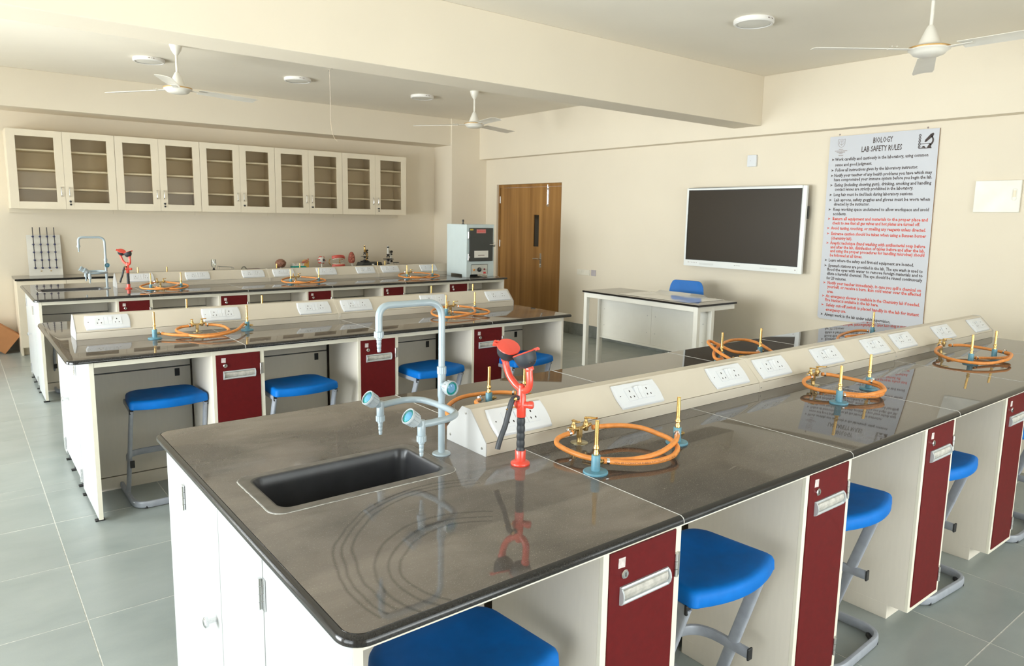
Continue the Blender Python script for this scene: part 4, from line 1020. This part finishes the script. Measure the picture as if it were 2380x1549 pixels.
t = put_thing('glass_dome', 'small clear glass dome on the back worktop', 'glassware', 2.90, 9.25)
obj('dome', MB().lathe([(.034, 0), (.034, .015), (.027, .035), (.014, .048), (.0001, .051)], 24, cap=False), GLASSW, t)
t = put_thing('closed_book', 'flat maroon book lying on the back worktop', 'book', 3.01, 9.15)
obj('cover', MB().box(-.075, -.10, 0, .075, .10, .003).box(-.075, -.10, .018, .075, .10, .021).box(-.075, -.10, .003, -.072, .10, .018), mat('maroon_cover', (.09, .012, .02), .5), t)
obj('pages', MB().box(-.071, -.097, .0035, .073, .097, .0175), WHITEM, t)
# anatomical models
t = put_thing('brain_model', 'brown brain model on a small pale stand', 'teaching model', 3.375, 9.25)
obj('stand', MB().lathe([(.035, 0), (.035, .006), (.012, .012), (.010, .03)], 18), WHITEM, t)
obj('cerebrum', MB().ball((0, 0, .076), .066, .078, .056, 40, 22, bump=.06), BRAINM, t)
obj('cerebellum', MB().ball((-.006, .03, .036), .042, .036, .024, 24, 12, bump=.05), mat('dark_brown_model', (.15, .055, .04), .5, var=.2, scale=90), t)
t = put_thing('skin_model', 'stepped skin section model with green base and orange layers', 'teaching model', 3.63, 9.25)
obj('base', MB().box(-.108, -.05, 0, .075, .05, .038), GREENB, t, bev=.004)
wv = MB(); n = 22; pr = [(-.105, .038)]+[(-.105+.175*i/n, .062+.012*sin(i*1.1)+.006*sin(i*2.3)) for i in range(n+1)]+[(.07, .038)]
wv.prism(pr, -.048, .048, 0, Matrix(((1, 0, 0, 0), (0, 0, -1, 0), (0, 1, 0, 0), (0, 0, 0, 1))))
obj('pale_layer', wv, WHITEM, t)
obj('orange_layer', MB().prism([(.035, .04), (.110, .0), (.112, .10), (.09, .118), (.06, .105)], -.05, .05, 0, Matrix(((1, 0, 0, 0), (0, 0, -1, 0), (0, 1, 0, 0), (0, 0, 0, 1)))), YELM, t, bev=.004)
hl = MB()
for i in range(9): hl.ball((.02+.010*i, -.045, .085+.003*i*((i % 3)-.4)), .012, .012, .012, 8, 6)
obj('pink_layer', hl, PINK, t)
t = put_thing('eye_model', 'eyeball model on a round white stand', 'teaching model', 3.927, 9.22)
obj('stand', MB().lathe([(.055, 0), (.055, .006), (.045, .010), (.008, .014), (.007, .06)], 24), WHITEM, t)
e_ = obj('eyeball', MB().ball((0, 0, .108), .047, .047, .047, 24, 16), WHITEM, t)
A_ = aim((0, 0, .108), (.28, -.92, .1))
obj('iris', MB().lathe([(.019, .0435), (.014, .0465), (.0001, .0485)], 20, T=A_, cap=False), mat('grey_iris', (.10, .09, .085), .25), e_)
obj('pupil', MB().lathe([(.009, .0478), (.0001, .0495)], 16, T=A_, cap=False), INK, e_)
mu = MB()
for a in (.1, 1.2, 2.2, 3.3, 4.3, 5.3): mu.tube([(.043*cos(a), .043*sin(a), .020), (.048*cos(a), .048*sin(a), -.008), (.036*cos(a), .036*sin(a), -.036)], .010, 8, T=A_)
obj('eye_muscle', mu, GUM, e_)
t = put_thing('jaw_model', 'large open jaw model with red gums and white teeth', 'teaching model', 4.17, 9.22)
def arch(z, tilt, up):
    pts = [(.085*cos(a)*1.05, -.075*sin(a), 0) for a in [pi*k/14 for k in range(15)]]
    A = T(-.0, .03, z) @ R(x=tilt) @ R(z=.35)
    g = obj('upper_gum' if up else 'lower_gum', MB().tube(pts, 0, 12, T=A, ell=((0, 0, 1), .023, .019)), GUM, t)
    tb = MB()
    for k in range(14):
        a = pi*(k+.5)/14; sg = -1 if up else 1
        tb.box(-.0085, -.008, .010 if sg > 0 else -.034, .0085, .008, .034 if sg > 0 else -.010, T=A @ T(.085*cos(a)*1.05, -.075*sin(a), 0) @ R(z=-a+pi/2))
    o = obj('upper_teeth' if up else 'lower_teeth', tb, TOOTH, t, bev=.003)
arch(.025, 0, False); arch(.128, -.33, True)
obj('hinge_spring', MB().tube(catmull([(-.085, .06, .03), (-.108, .07, .07), (-.088, .075, .115)], 6), .006, 8).tube(catmull([(.085, .075, .03), (.05, .08, .07), (.07, .085, .12)], 6), .006, 8), BRASS, t)
t = put_thing('lung_section_model', 'red organ section model on a white stand', 'teaching model', 4.365, 9.22)
obj('stand', MB().box(-.045, -.04, 0, .065, .04, .012).tube([(.01, 0, .012), (.005, 0, .06)], .009, 10), WHITEM, t, bev=.003)
ls = []
for z, wd in ((.058, .030), (.075, .046), (.10, .052), (.13, .050), (.16, .044), (.185, .034), (.205, .020), (.212, .006)):
    ls.append([(wd*cos(a)*1.0, .022*sin(a), z) for a in [2*pi*k/18 for k in range(18)]])
mb = MB(); loops(mb, ls, 0, True, True, True); lo_ = obj('outer_tissue', mb, mat('dark_red_tissue', (.36, .085, .05), .4, var=.25, scale=70), t)
ch = MB()
for (x, z, rr) in ((-.016, .155, .014), (.016, .15, .014), (-.02, .115, .016), (.018, .108, .017), (0, .18, .009), (0, .135, .008), (-.004, .09, .012)): ch.ball((x, -.0205, z), rr, .005, rr*1.2, 12, 8)
obj('chamber', ch, PINK, lo_)
# microscopes
def microscope(t, mats_, sc):
    W1, K1 = mats_
    obj('foot', MB().box(-.060, -.075, 0, .060, .075, .022).box(-.045, -.06, .022, .045, .02, .034), K1 if sc else W1, t, bev=.006)
    obj('limb', MB().tube(catmull([(.035, .02, .03), (.058, .035, .09), (.058, .035, .15), (.035, .025, .20), (.012, .0, .215)], 5), 0, 10, ell=((0, 1, 0), .017, .014)), W1, t)
    obj('stage', MB().box(-.065, -.065, .098, .048, .045, .106).box(-.030, -.07, .106, .02, -.055, .112), K1, t, bev=.002)
    obj('condenser', MB().lathe([(.010, .065), (.020, .070), (.020, .090), (.014, .097)], 16, T=T(-.012, -.01, 0)).lathe([(.022, .034), (.022, .046), (.015, .05)], 16, T=T(-.012, -.01, 0)), K1, t)
    obj('body_tube', MB().lathe([(.014, .175), (.016, .18), (.016, .235), (.013, .238), (.013, .29)], 18, T=T(-.012, -.01, 0)), W1, t)
    obj('eyepiece', MB().lathe([(.0150, .262), (.0160, .264), (.0160, .278), (.0130, .28)], 18, T=T(-.012, -.01, 0)), K1, t)
    ob = MB().lathe([(.023, .172), (.026, .166), (.020, .16)], 18, T=T(-.012, -.01, 0))
    for a in (-.45, .45): ob.lathe([(.009, 0), (.008, .03), (.004, .042)], 12, T=aim((-.012+.012*a, -.01, .163), (a, 0, -1)))
    obj('nosepiece', ob, K1, t)
    for z, r in ((.205, .018), (.17, .012), (.07, .016)):
        obj('focus_knob', MB().lathe([(r, 0), (r, .014), (r*.8, .016), (.0001, .016)], 18, T=aim((.048, .006, z), (0, -1, .0))), K1, t)
t = put_thing('microscope', 'white and black microscope at the end of the back worktop', 'microscope', 4.93, 9.2)
microscope(t, (WHITEM, BLACKP), 0)
t = put_thing('display_tray', 'dark wooden tray with a white card under the brass microscope', 'tray', 4.62, 9.2)
obj('tray', MB().prism([(-.165, 0), (.175, 0), (.15, .065), (-.13, .065)], -.09, .09, 0, Matrix(((1, 0, 0, 0), (0, 0, -1, 0), (0, 1, 0, 0), (0, 0, 0, 1)))), DARK, t, bev=.003)
obj('card', MB().box(.0, -.0925, .028, .035, -.0905, .046), WHITEM, t)
t = put_thing('brass_microscope', 'antique brass and black microscope standing on the dark tray', 'microscope', 4.56, 9.2, ZK+.0652)
microscope(t, (BRASS, BLACKP), 1); t.scale = (.75, .75, .80)
t = put_thing('slide_rack', 'tiny white-legged rack at the worktop end beside the microscope', 'rack', 5.05, 9.2)
obj('shelf_top', MB().box(-.035, -.03, .045, .035, .03, .052), DARK, t, bev=.001)
for sx in (-.028, .028):
    for sy in (-.024, .024): obj('leg', MB().box(sx-.004, sy-.004, 0, sx+.004, sy+.004, .045), WHITEM, t)
# ================================================================== incubator on the far bench
OX0, OX1, OY0, OY1, OH = 4.695, 5.088, 6.872, 7.29, .612
t = thing('incubator', 'pale blue incubator cabinet with dark door on the far bench end', 'incubator', (OX0, OY0, ZT))
w_, d_ = OX1-OX0, OY1-OY0
def notched(a, b, n0, n1, h): return [(a, 0), (n0, 0), (n0+.004, .030), (n1-.004, .030), (n1, 0), (b, 0), (b, h), (a, h)]
PX = Matrix(((0, 0, 1, 0), (1, 0, 0, 0), (0, 1, 0, 0), (0, 0, 0, 1))); PY = Matrix(((1, 0, 0, 0), (0, 0, 1, 0), (0, 1, 0, 0), (0, 0, 0, 1)))
sh = MB().prism(notched(0, d_, .09, d_-.09, OH), 0, .004, 0, PX).prism(notched(0, d_, .09, d_-.09, OH), w_-.004, w_, 0, PX)
sh.prism(notched(.004, w_-.004, .05, w_-.09, OH), 0, .004, 0, PY).prism(notched(.004, w_-.004, .05, w_-.09, OH), d_-.004, d_, 0, PY)
sh.box(.004, .004, OH-.004, w_-.004, d_-.004, OH).box(.004, .004, .05, w_-.004, d_-.004, .054)
obj('casing', sh, OVENW, t, bev=.0015)
dd = obj('door', MB().box(.031, -.020, .185, w_-.028, -.0005, .572), DARK, t, bev=.004)
obj('warning_sticker', MB().box(.126, -.0215, .513, .258, -.0203, .558), mat('red_pink_sticker', (.55, .18, .17), .5), dd)
pr = MB()
for q in range(4): pr.box(.140+.028*q, -.0219, .531, .158+.028*q, -.0216, .542)
obj('sticker_print', pr, REDP, dd)
obj('yellow_sticker', MB().box(.036, -.0215, .545, .080, -.0203, .562), mat('yellow_sticker', (.62, .44, .06), .5), dd)
obj('name_plate', MB().box(.096, -.0225, .228, .295, -.0203, .308), WHITEM, dd)
obj('name_print', MB().box(.148, -.0230, .250, .240, -.0226, .259), GREYINK, dd)
for z in (.235, .49):
    obj('hinge', MB().tube([(.018, -.012, z-.035), (.018, -.012, z-.001)], .008, 10).tube([(.018, -.012, z+.001), (.018, -.012, z+.035)], .008, 10).box(.018, -.016, z-.012, .05, -.0205+.001, z+.012).ball((.018, -.012, z-.037), .009, .009, .007, 10, 6).ball((.018, -.012, z+.037), .009, .009, .007, 10, 6), CHROME, t)
obj('door_latch', MB().box(w_-.05, -.032, .372, w_-.01, -.0205, .384).lathe([(.026, 0), (.028, .006), (.016, .016), (.0001, .02)], 18, T=aim((w_-.012, -.018, .378), (.3, -1, 0))).tube([(w_-.085, -.028, .378), (w_-.02, -.034, .378)], .006, 8), CHROME, t)
cp = obj('control_panel', MB().box(.066, -.004, .032, w_-.095, -.0003, .146), mat('silver_panel', (.60, .60, .55), .35, .2), t, bev=.001)
obj('panel_border', MB().box(.064, -.005, .143, w_-.093, -.0042, .148).box(.064, -.005, .032, .067, -.0042, .148).box(w_-.096, -.005, .032, w_-.093, -.0042, .148), DARK, cp)
obj('dial', MB().lathe([(.027, 0), (.026, .012), (.020, .016), (.0001, .016)], 20, T=aim((.178, -.004, .085), (0, -1, 0))), BLACKP, cp)
obj('dial_mark', MB().box(.1765, -.0210, .085, .1795, -.0201, .105), WHITEM, cp)
obj('amber_lamp', MB().lathe([(.012, 0), (.010, .008), (.0001, .011)], 14, T=aim((.104, -.004, .085), (0, -1, 0))), mat('amber_lens', (.70, .25, .03), .3), cp)
obj('red_lamp', MB().lathe([(.012, 0), (.010, .008), (.0001, .011)], 14, T=aim((.254, -.004, .088), (0, -1, 0))), mat('dark_red_lens', (.22, .02, .03), .3), cp)
obj('red_switch', MB().box(.238, -.012, .036, .272, -.0041, .058), mat('red_rocker', (.50, .04, .04), .4), cp, bev=.002)
obj('vent_knob', MB().lathe([(.02, OH), (.02, OH+.004), (.006, OH+.008), (.006, OH+.03), (.012, OH+.032), (.012, OH+.052), (.006, OH+.056)], 14, T=T(.07, .18, 0)), BLACKP, t)
obj('power_lead', MB().tube(catmull([(.20, .02, .02), (.22, -.03, .006), (.26, -.02, .012), (.30, .01, .008), (.27, .05, .006)], 5), .0035, 8), mat('grey_lead', (.40, .39, .34), .5), t)
# ================================================================== door wall: screen, board, boxes, switches
t = thing('wall_display', 'large dark flat screen with white bezel hung on the door wall', 'screen', (0, 0, 0))
TY0, TY1, TZ0, TZ1, TX = 3.678, 5.085, 1.052, 1.892, 6.395
sy0, sy1, sz0, sz1 = 3.722, 5.062, 1.118, 1.870
obj('bezel', MB().box(TX, TY0, TZ0, TX+.03, sy0, TZ1).box(TX, sy1, TZ0, TX+.03, TY1, TZ1).box(TX, sy0, TZ0, TX+.03, sy1, sz0).box(TX, sy0, sz1, TX+.03, sy1, TZ1), TVW, t, bev=.003)
obj('inner_border', MB().box(TX+.001, sy0, sz0, TX+.006, sy0+.008, sz1).box(TX+.001, sy1-.008, sz0, TX+.006, sy1, sz1).box(TX+.001, sy0, sz0, TX+.006, sy1, sz0+.008).box(TX+.001, sy0, sz1-.008, TX+.006, sy1, sz1), BLACKP, t)
obj('screen', MB().box(TX+.004, sy0, sz0, TX+.010, sy1, sz1), SCREEN, t)
obj('rear_housing', MB().box(TX+.0105, TY0+.02, TZ0+.02, TX+.065, TY1-.02, TZ1-.02), DARK, t, bev=.01)
for q in (4.0, 4.7): obj('wall_bracket', MB().box(TX+.065, q, 1.3, XW-.0005, q+.05, 1.7), DARK, t)
obj('side_speaker', MB().box(TX+.04, TY0-.004, 1.58, TX+.06, TY0+.02, 1.70), DARK, t)
for y0 in (4.69, 3.94):
    gr = MB()
    for k in range(14):
        for q in range(3): gr.box(TX-.0004, y0+.0135*k, 1.072+.007*q, TX+.0002, y0+.0135*k+.009, 1.0755+.007*q)
    o = obj('speaker_grille', gr, mat('pale_grey_slot', (.52, .53, .52), .6), t)
bt = MB()
for k, r in enumerate((.006, .004, .004, .004, .004, .003)): bt.lathe([(r, 0), (r, .001)], 12, T=aim((TX, 5.02-.022*k, 1.090), (-1, 0, 0)))
bt.lathe([(.006, 0), (.006, .001)], 12, T=aim((TX, 3.742, 1.086), (-1, 0, 0)))
obj('front_button', bt, GREYINK, t)
lg = MB().lathe([(.006, 0), (.006, .0008)], 12, T=aim((TX, 4.425, 1.088), (-1, 0, 0)))
for k in range(6): lg.box(TX-.0006, 4.360+.009*k, 1.0845, TX, 4.3655+.009*k, 1.0905)
obj('maker_mark', lg, mat('mark_grey', (.38, .39, .38), .6), t)
# rules board
t = thing('rules_board', 'tall grey board of biology lab safety rules on the door wall', 'sign', (0, 0, 0))
BX = 6.490; bo = [(2.581, .644), (3.535, .644), (3.542, 2.339), (2.600, 2.341)]
bo = [tuple(p) for p in ([(2.600, .646), (3.510, .640), (3.531, .660), (3.541, 2.334), (2.601, 2.340), (2.582, .66)])]
XF = Matrix(((0, 0, 1, 0), (1, 0, 0, 0), (0, 1, 0, 0), (0, 0, 0, 1)))
obj('board_core', MB().prism(bo, BX+.0006, XW-.003, 0, XF), POSTERB, t)
obj('printed_face', MB().prism(bo, BX, BX+.0006, 0, XF), POSTER, t)
sc_ = MB()
for y in (3.46, 2.70): sc_.lathe([(.008, 0), (.006, .003), (.0001, .004)], 10, T=aim((XW, y, 2.352), (-1, 0, 0)))
obj('fixing_nail', sc_, GREYINK, t)
LINES = [
 ('H', 'BIOLOGY', 3.143, 2.972, 2.272, None),
 ('H', 'LAB SAFETY RULES', 3.241, 2.89, 2.199, None),
 ('K', 'Work carefully and cautiously in the laboratory, using common', 3.477, 2.671, 2.124, 3.497),
 ('K', 'sense and good judgment.', 3.473, 3.134, 2.075, None),
 ('K', 'Follow all instructions given by the laboratory instructor.', 3.468, 2.742, 2.027, 3.495),
 ('K', 'Notify your teacher of any health problems you have which may', 3.475, 2.627, 1.979, 3.495),
 ('K', 'have compromised your immune system before you begin the lab.', 3.474, 2.623, 1.94, None),
 ('K', 'Eating (including chewing gum), drinking, smoking and handling', 3.464, 2.625, 1.892, 3.494),
 ('K', 'contact lenses are strictly prohibited in the laboratory.', 3.458, 2.765, 1.852, None),
 ('K', 'Long hair must be tied back during laboratory sessions.', 3.466, 2.761, 1.804, 3.494),
 ('K', 'Lab aprons, safety goggles and gloves must be worn when', 3.456, 2.623, 1.756, 3.492),
 ('K', 'directed by the instructor.', 3.456, 3.125, 1.716, None),
 ('K', 'Keep working space uncluttered to allow workspace and avoid', 3.459, 2.624, 1.669, 3.492),
 ('K', 'accidents.', 3.456, 3.329, 1.628, None),
 ('R', 'Return all equipment and materials to the proper place and', 3.457, 2.624, 1.583, 3.49),
 ('R', 'check to see that all gas valves and hot plates are turned off.', 3.457, 2.683, 1.543, None),
 ('R', 'Avoid tasting, touching, or smelling any reagents unless directed.', 3.464, 2.631, 1.496, 3.491),
 ('R', 'Extreme caution should be taken when using a Bunsen burner', 3.459, 2.624, 1.446, 3.489),
 ('R', '(chemistry lab).', 3.456, 3.255, 1.403, None),
 ('R', 'Aseptic technique (hand washing with antibacterial soap before', 3.461, 2.623, 1.359, 3.487),
 ('R', 'and after the lab, disinfection of tables before and after the lab,', 3.455, 2.623, 1.321, None),
 ('R', 'and using the proper procedures for handling microbes) should', 3.455, 2.623, 1.285, None),
 ('R', 'be followed at all times.', 3.455, 3.148, 1.244, None),
 ('K', 'Learn where the safety and first-aid equipment are located.', 3.463, 2.701, 1.197, 3.489),
 ('K', 'Eyewash stations are provided in the lab. The eye wash is used to', 3.461, 2.623, 1.147, 3.489),
 ('K', 'flood the eyes with water to remove foreign materials and to', 3.469, 2.62, 1.11, None),
 ('K', 'dilute a harmful chemical. The eye should be rinsed continuously', 3.47, 2.62, 1.071, None),
 ('K', 'for 20 minutes.', 3.469, 3.278, 1.028, None),
 ('R', 'Notify your teacher immediately, in case you spill a chemical on', 3.457, 2.622, 0.984, 3.486),
 ('R', 'yourself, or receive a burn. Run cold water over the affected', 3.454, 2.621, 0.948, None),
 ('R', 'area.', 3.452, 3.392, 0.903, None),
 ('R', 'An emergency shower is available in the Chemistry lab if needed.', 3.462, 2.621, 0.859, 3.488),
 ('R', 'Fire blanket is available in the lab here.', 3.468, 2.967, 0.821, None),
 ('R', 'Safety cut-off switch is placed handily in the lab for instant', 3.453, 2.619, 0.774, 3.488),
 ('R', 'emergency use.', 3.453, 3.256, 0.73, None),
 ('K', 'Always work in the lab under adult supervision.', 3.461, 2.85, 0.683, 3.488),
]
RT = Matrix(((0, 0, -1, 0), (-1, 0, 0, 0), (0, 1, 0, 0), (0, 0, 0, 1)))     # text x -> -Y, text y -> Z, facing -X
def text_obj(name, body, y0, y1, z, size, mt, parent, bold=0.):
    cu = bpy.data.curves.new(name, 'FONT'); cu.body = body; cu.size = size; cu.resolution_u = 1; cu.offset = bold
    o = bpy.data.objects.new(name, cu); COL.objects.link(o); want = abs(y0-y1)
    def width():
        bpy.context.view_layer.update(); return max(v[0] for v in o.bound_box)
    have = width(); nsp = body.count(' ')
    if want/have > 1.04 and nsp:            # justified lines: letters a little wider, the rest goes into the word spaces
        cu.space_word = 1+(want/1.05-have)/nsp/(size*.28); have = width()
    me = bpy.data.meshes.new_from_object(o.evaluated_get(bpy.context.evaluated_depsgraph_get()))
    bpy.data.objects.remove(o); bpy.data.curves.remove(cu); k = want/have
    for v in me.vertices: v.co = (BX-.0006, y0-v.co.x*k, z-size*.26+v.co.y)
    me.materials.clear(); me.materials.append(mt); me.name = name
    return put(name, me, parent)
bul = {'K': MB(), 'R': MB()}
BINK = mat('brown_black_ink', (.045, .026, .022), .6)
for kind, body, y0, y1, z, b in LINES:
    if kind == 'H': text_obj('heading', body, y0, y1, z, .068, BINK, t, .0012)
    else:
        text_obj('rule_text', body, y0, y1, z, .0395, BINK if kind == 'K' else REDINK, t, .0010 if kind == 'K' else .0014)
        if b: bul[kind].add([(BX-.0005, b+.012, z-.010), (BX-.0005, b+.012, z+.012), (BX-.0005, b-.013, z+.001), (BX-.0005, b+.006, z+.001)], [(0, 2, 3), (3, 2, 1)])
obj('bullet', bul['K'], mat('brown_black_ink', (.045, .026, .022), .6), t); obj('bullet', bul['R'], REDINK, t)
def flat(mb, pts, x=BX-.0006, T_=None):
    mb.add([(x, y, z) for y, z in pts], [tuple(range(len(pts)))])
cr = MB(); cx, cz = 3.428, 2.272
outer = [(-.031, .036), (-.016, .030), (0, .036), (.016, .030), (.031, .036), (.031, -.010), (.020, -.028), (0, -.040), (-.020, -.028), (-.031, -.010)]
for i in range(len(outer)):
    a, b = outer[i], outer[(i+1) % len(outer)]
    cr.tube([(BX-.0003, cx+a[0], cz+a[1]), (BX-.0003, cx+b[0], cz+b[1])], .0016, 5)
for a, b in (((0, .024), (0, -.024)), ((-.012, .010), (.012, .010)), ((-.020, .016), (-.020, -.006)), ((.020, .016), (.020, -.006)), ((-.020, -.006), (0, -.016)), ((.020, -.006), (0, -.016)), ((-.022, .020), (.022, .020))):
    cr.tube([(BX-.0003, cx+a[0], cz+a[1]), (BX-.0003, cx+b[0], cz+b[1])], .0013, 5)
for z, ww in ((2.213, .022), (2.199, .058), (2.187, .040), (2.178, .018), (2.158, .020)):
    x = -ww
    while x < ww-.002:
        l = .004+.003*random.random(); flat(cr, [(cx-x, z), (cx-x-l, z), (cx-x-l, z+.0065), (cx-x, z+.0065)]); x += l+.0016
obj('school_crest', cr, GREYINK, t)
mi = MB()
def seg(a, b, w0, w1):
    a, b = Vector(a), Vector(b); d = (b-a).normalized(); n = Vector((-d.y, d.x)); p = [a+n*w0, b+n*w1, b-n*w1, a-n*w0]
    flat(mi, [(2.694-q.x, 2.244+q.y) for q in p])
seg((-.008, -.002), (.036, .042), .010, .014); seg((.034, .040), (.050, .056), .017, .006); seg((-.014, -.010), (-.004, .000), .006, .008)
prev = None
for k in range(9):
    a = radians(48-13*k); q = (.004+.046*cos(a), -.000+.044*sin(a))
    if prev: seg(prev, q, .005+.0004*k, .005+.0004*k)
    prev = q
seg((.030, -.028), (.022, -.062), .007, .018); seg((-.050, -.026), (.030, -.024), .0025, .0025); seg((-.052, -.062), (.044, -.062), .0025, .0025); seg((-.022, -.058), (-.020, -.044), .020, .006)
for s_ in (1, -1):
    prev = None
    for k in range(19):
        q = (-.056+s_*.0085*sin(k*.87), -.062+.0066*k)
        if prev: seg(prev, q, .0022, .0022)
        prev = q
for k in range(0, 19, 1): 
    if abs(sin(k*.87)) > .5: seg((-.064, -.062+.0066*k), (-.048, -.062+.0066*k), .0012, .0012)
obj('microscope_emblem', mi, mat('brown_black_ink', (.045, .026, .022), .6), t)
# small wall boxes
t = thing('wall_sensor', 'small white box fixed high on the wall beside the rules board', 'wall box', (6.505, 4.356, 2.158))
obj('case', MB().box(-.028, -.052, -.058, .0, .052, .058), SOCK, t, bev=.005); obj('light_dot', MB().lathe([(.003, 0), (.003, .001)], 8, T=aim((-.028, .01, .0), (-1, 0, 0))), GREYINK, t)
t = thing('distribution_panel', 'flat white electrical panel cover on the wall past the board', 'panel', (6.505, 2.133, 1.775))
obj('cover', MB().box(-.020, -.160, -.123, 0, .160, .125), mat('panel_white', (.78, .76, .68), .4), t, bev=.004)
obj('latch', MB().tube(rounded([(-.021, -.118, -.005), (-.021, -.118, .045)], .01), 0, 14, ell=((1, 0, 0), .003, .010)), mat('cream_latch', (.74, .66, .50), .4), t)
obj('latch_frame', MB().tube(rounded([(-.0205, -.133, -.03), (-.0205, -.104, -.03), (-.0205, -.104, .058), (-.0205, -.133, .058)], .012, 5, True), .0022, 6, True), mat('panel_white', (.78, .76, .68), .4), t)
t = thing('switch_plate', 'pale wide switch plate on the wall beside the door', 'switch', (6.505, 6.80, .845))
obj('plate', MB().box(-.010, -.125, -.036, 0, .115, .036), mat('wall_tone_plate', (.76, .72, .62), .35), t, bev=.003)
for k in range(5): obj('rocker_switch', MB().box(-.013, -.105+.042*k, -.022, -.0095, -.072+.042*k, .022), mat('wall_tone_plate', (.76, .72, .62), .35), t, bev=.001)
t = thing('blank_plate', 'square lilac-grey plate beside the wide switch plate', 'wall plate', (6.505, 6.607, .848))
obj('plate', MB().box(-.008, -.041, -.038, 0, .041, .038), mat('lilac_grey', (.44, .40, .42), .5), t, bev=.002)
# ================================================================== teacher's desk and chair
t = thing('teacher_desk', 'ivory steel teacher desk with thin dark top before the screen', 'desk', (5.175, 3.93, 0))
DH = .80; LY = 1.46
obj('desktop', MB().box(-.012, -.015, DH-.018, .560, LY+.012, DH-.0006, 1).box(-.009, -.012, DH-.0006, .557, LY+.009, DH), [GRAN, GEDGE], t)
fr = MB().box(0, .045, DH-.066, .030, LY-.045, DH-.0185).box(.53, .045, DH-.066, .548, LY-.045, DH-.0185).box(.0425, 0.001, DH-.066, .2045, .030, DH-.0185).box(.2475, 0.001, DH-.066, .548, .030, DH-.0185).box(.0425, LY-.03, DH-.066, .2045, LY-.001, DH-.0185).box(.2475, LY-.03, DH-.066, .548, LY-.001, DH-.0185)
obj('apron', fr, DESKW, t, bev=.002)
for x in (0, .205):
    for y in (0, LY-.045): obj('leg', MB().box(x, y, 0, x+.042, y+.045, DH-.0185), DESKW, t, bev=.003)
for a, b in ((.046, .714), (.717, LY-.046)):
    p_ = obj('modesty_panel', MB().box(.214, a, .315, .226, b, DH-.085), DESKW, t, bev=.001)
    sc_ = MB()
    for y in (a+.05, b-.05):
        for z in (.43, .60): sc_.lathe([(.005, 0), (.0035, .002), (.0001, .0025)], 10, T=aim((.214, y, z), (-1, 0, 0)))
    obj('screw', sc_, STEEL, p_)
obj('bottom_rail', MB().box(.208, .046, .290, .240, LY-.046, .3145), DESKW, t, bev=.002)
t = thing('plastic_sheet', 'clear glossy sheet lying over most of the teacher desk', 'sheet', (5.175, 3.93, DH))
v = []; f = []; nx, ny = 10, 18
for i in range(nx+1):
    for j in range(ny+1):
        x = .06+.53*i/nx; y = .14+.90*j/ny
        e = max(0, x-.50); z = .0012+.0008*sin(9*y+4*x)**2 + e*.25*(1 if .35 < y < .95 else .0)
        v.append((x, y, z))
for i in range(nx):
    for j in range(ny): a = i*(ny+1)+j; f.append((a, a+ny+1, a+ny+2, a+1))
obj('sheet', MB().add(v, f, 0, True), mat('frosted_sheet', (.62, .62, .60), .08, spec=.9), t)
t = thing('office_chair', 'bright blue chair tucked behind the teacher desk', 'chair', (6.02, 4.775, 0), rz=.10)
ls = []
for k in range(11):
    u = k/10; z = .50+.40*u; x = .04+.045*sin(u*1.5)
    hw = .20+.018*sin(pi*min(1, u*1.1)); hw *= (1 if u < .86 else 1-.12*((u-.86)/.14)**2)
    ls.append([(x+.022*cos(a)+.02*(abs(sin(a))**3)*-1, hw*math.copysign(abs(sin(a))**.55, sin(a)), z-(.0 if k < 10 else 0)) for a in [2*pi*q/24 for q in range(24)]])
mb = MB(); loops(mb, ls, 0, True, True, False)
tp_ = [(p[0]*1, p[1]*.86, p[2]+.014) for p in ls[-1]]; loops(mb, [ls[-1], tp_], 0, True, False, True)
BLUE2 = mat('bright_blue_plastic', (.001, .145, .52), .5, var=.04)
obj('backrest', mb, BLUE2, t)
obj('seat', MB().prism(rrect(-.36, .03, -.20, .20, (.06,)*4, 6), .44, .475), BLUE2, t, bev=.01)
obj('column', MB().tube([(-.16, 0, .10), (-.16, 0, .44)], .022, 12), BLACKP, t)
bs = MB()
for k in range(5):
    a = 2*pi*k/5+.3; bs.tube([(-.16, 0, .11), (-.16+.27*cos(a), .27*sin(a), .075)], .016, 8)
obj('star_base', bs, BLACKP, t)
for k in range(5):
    a = 2*pi*k/5+.3; obj('caster', MB().lathe([(.024, -.015), (.027, -.012), (.027, .012), (.024, .015)], 14, T=T(-.16+.27*cos(a), .27*sin(a), .028) @ R(x=pi/2, z=a)).tube([(-.16+.27*cos(a), .27*sin(a), .03), (-.16+.27*cos(a), .27*sin(a), .08)], .007, 6), BLACKP, t)
obj('back_support', MB().tube(rounded([(-.16, 0, .43), (.075, 0, .42), (.085, 0, .60)], .05), 0, 10, ell=((0, 1, 0), .025, .008)), BLACKP, t)
# folded carton on the floor against the back wall
t = thing('cardboard_carton', 'brown cardboard carton tilted on the floor by the back wall', 'box', (.06, 9.30, 0))
A_ = T(.0, 0, .004) @ R(y=radians(36))
obj('carton', MB().box(-.34, -.08, 0, 0.0, .10, .24, T=T(.30, 0, 0.0) @ R(y=radians(38)) @ T(0, 0, 0)), CARD, t, bev=.003)
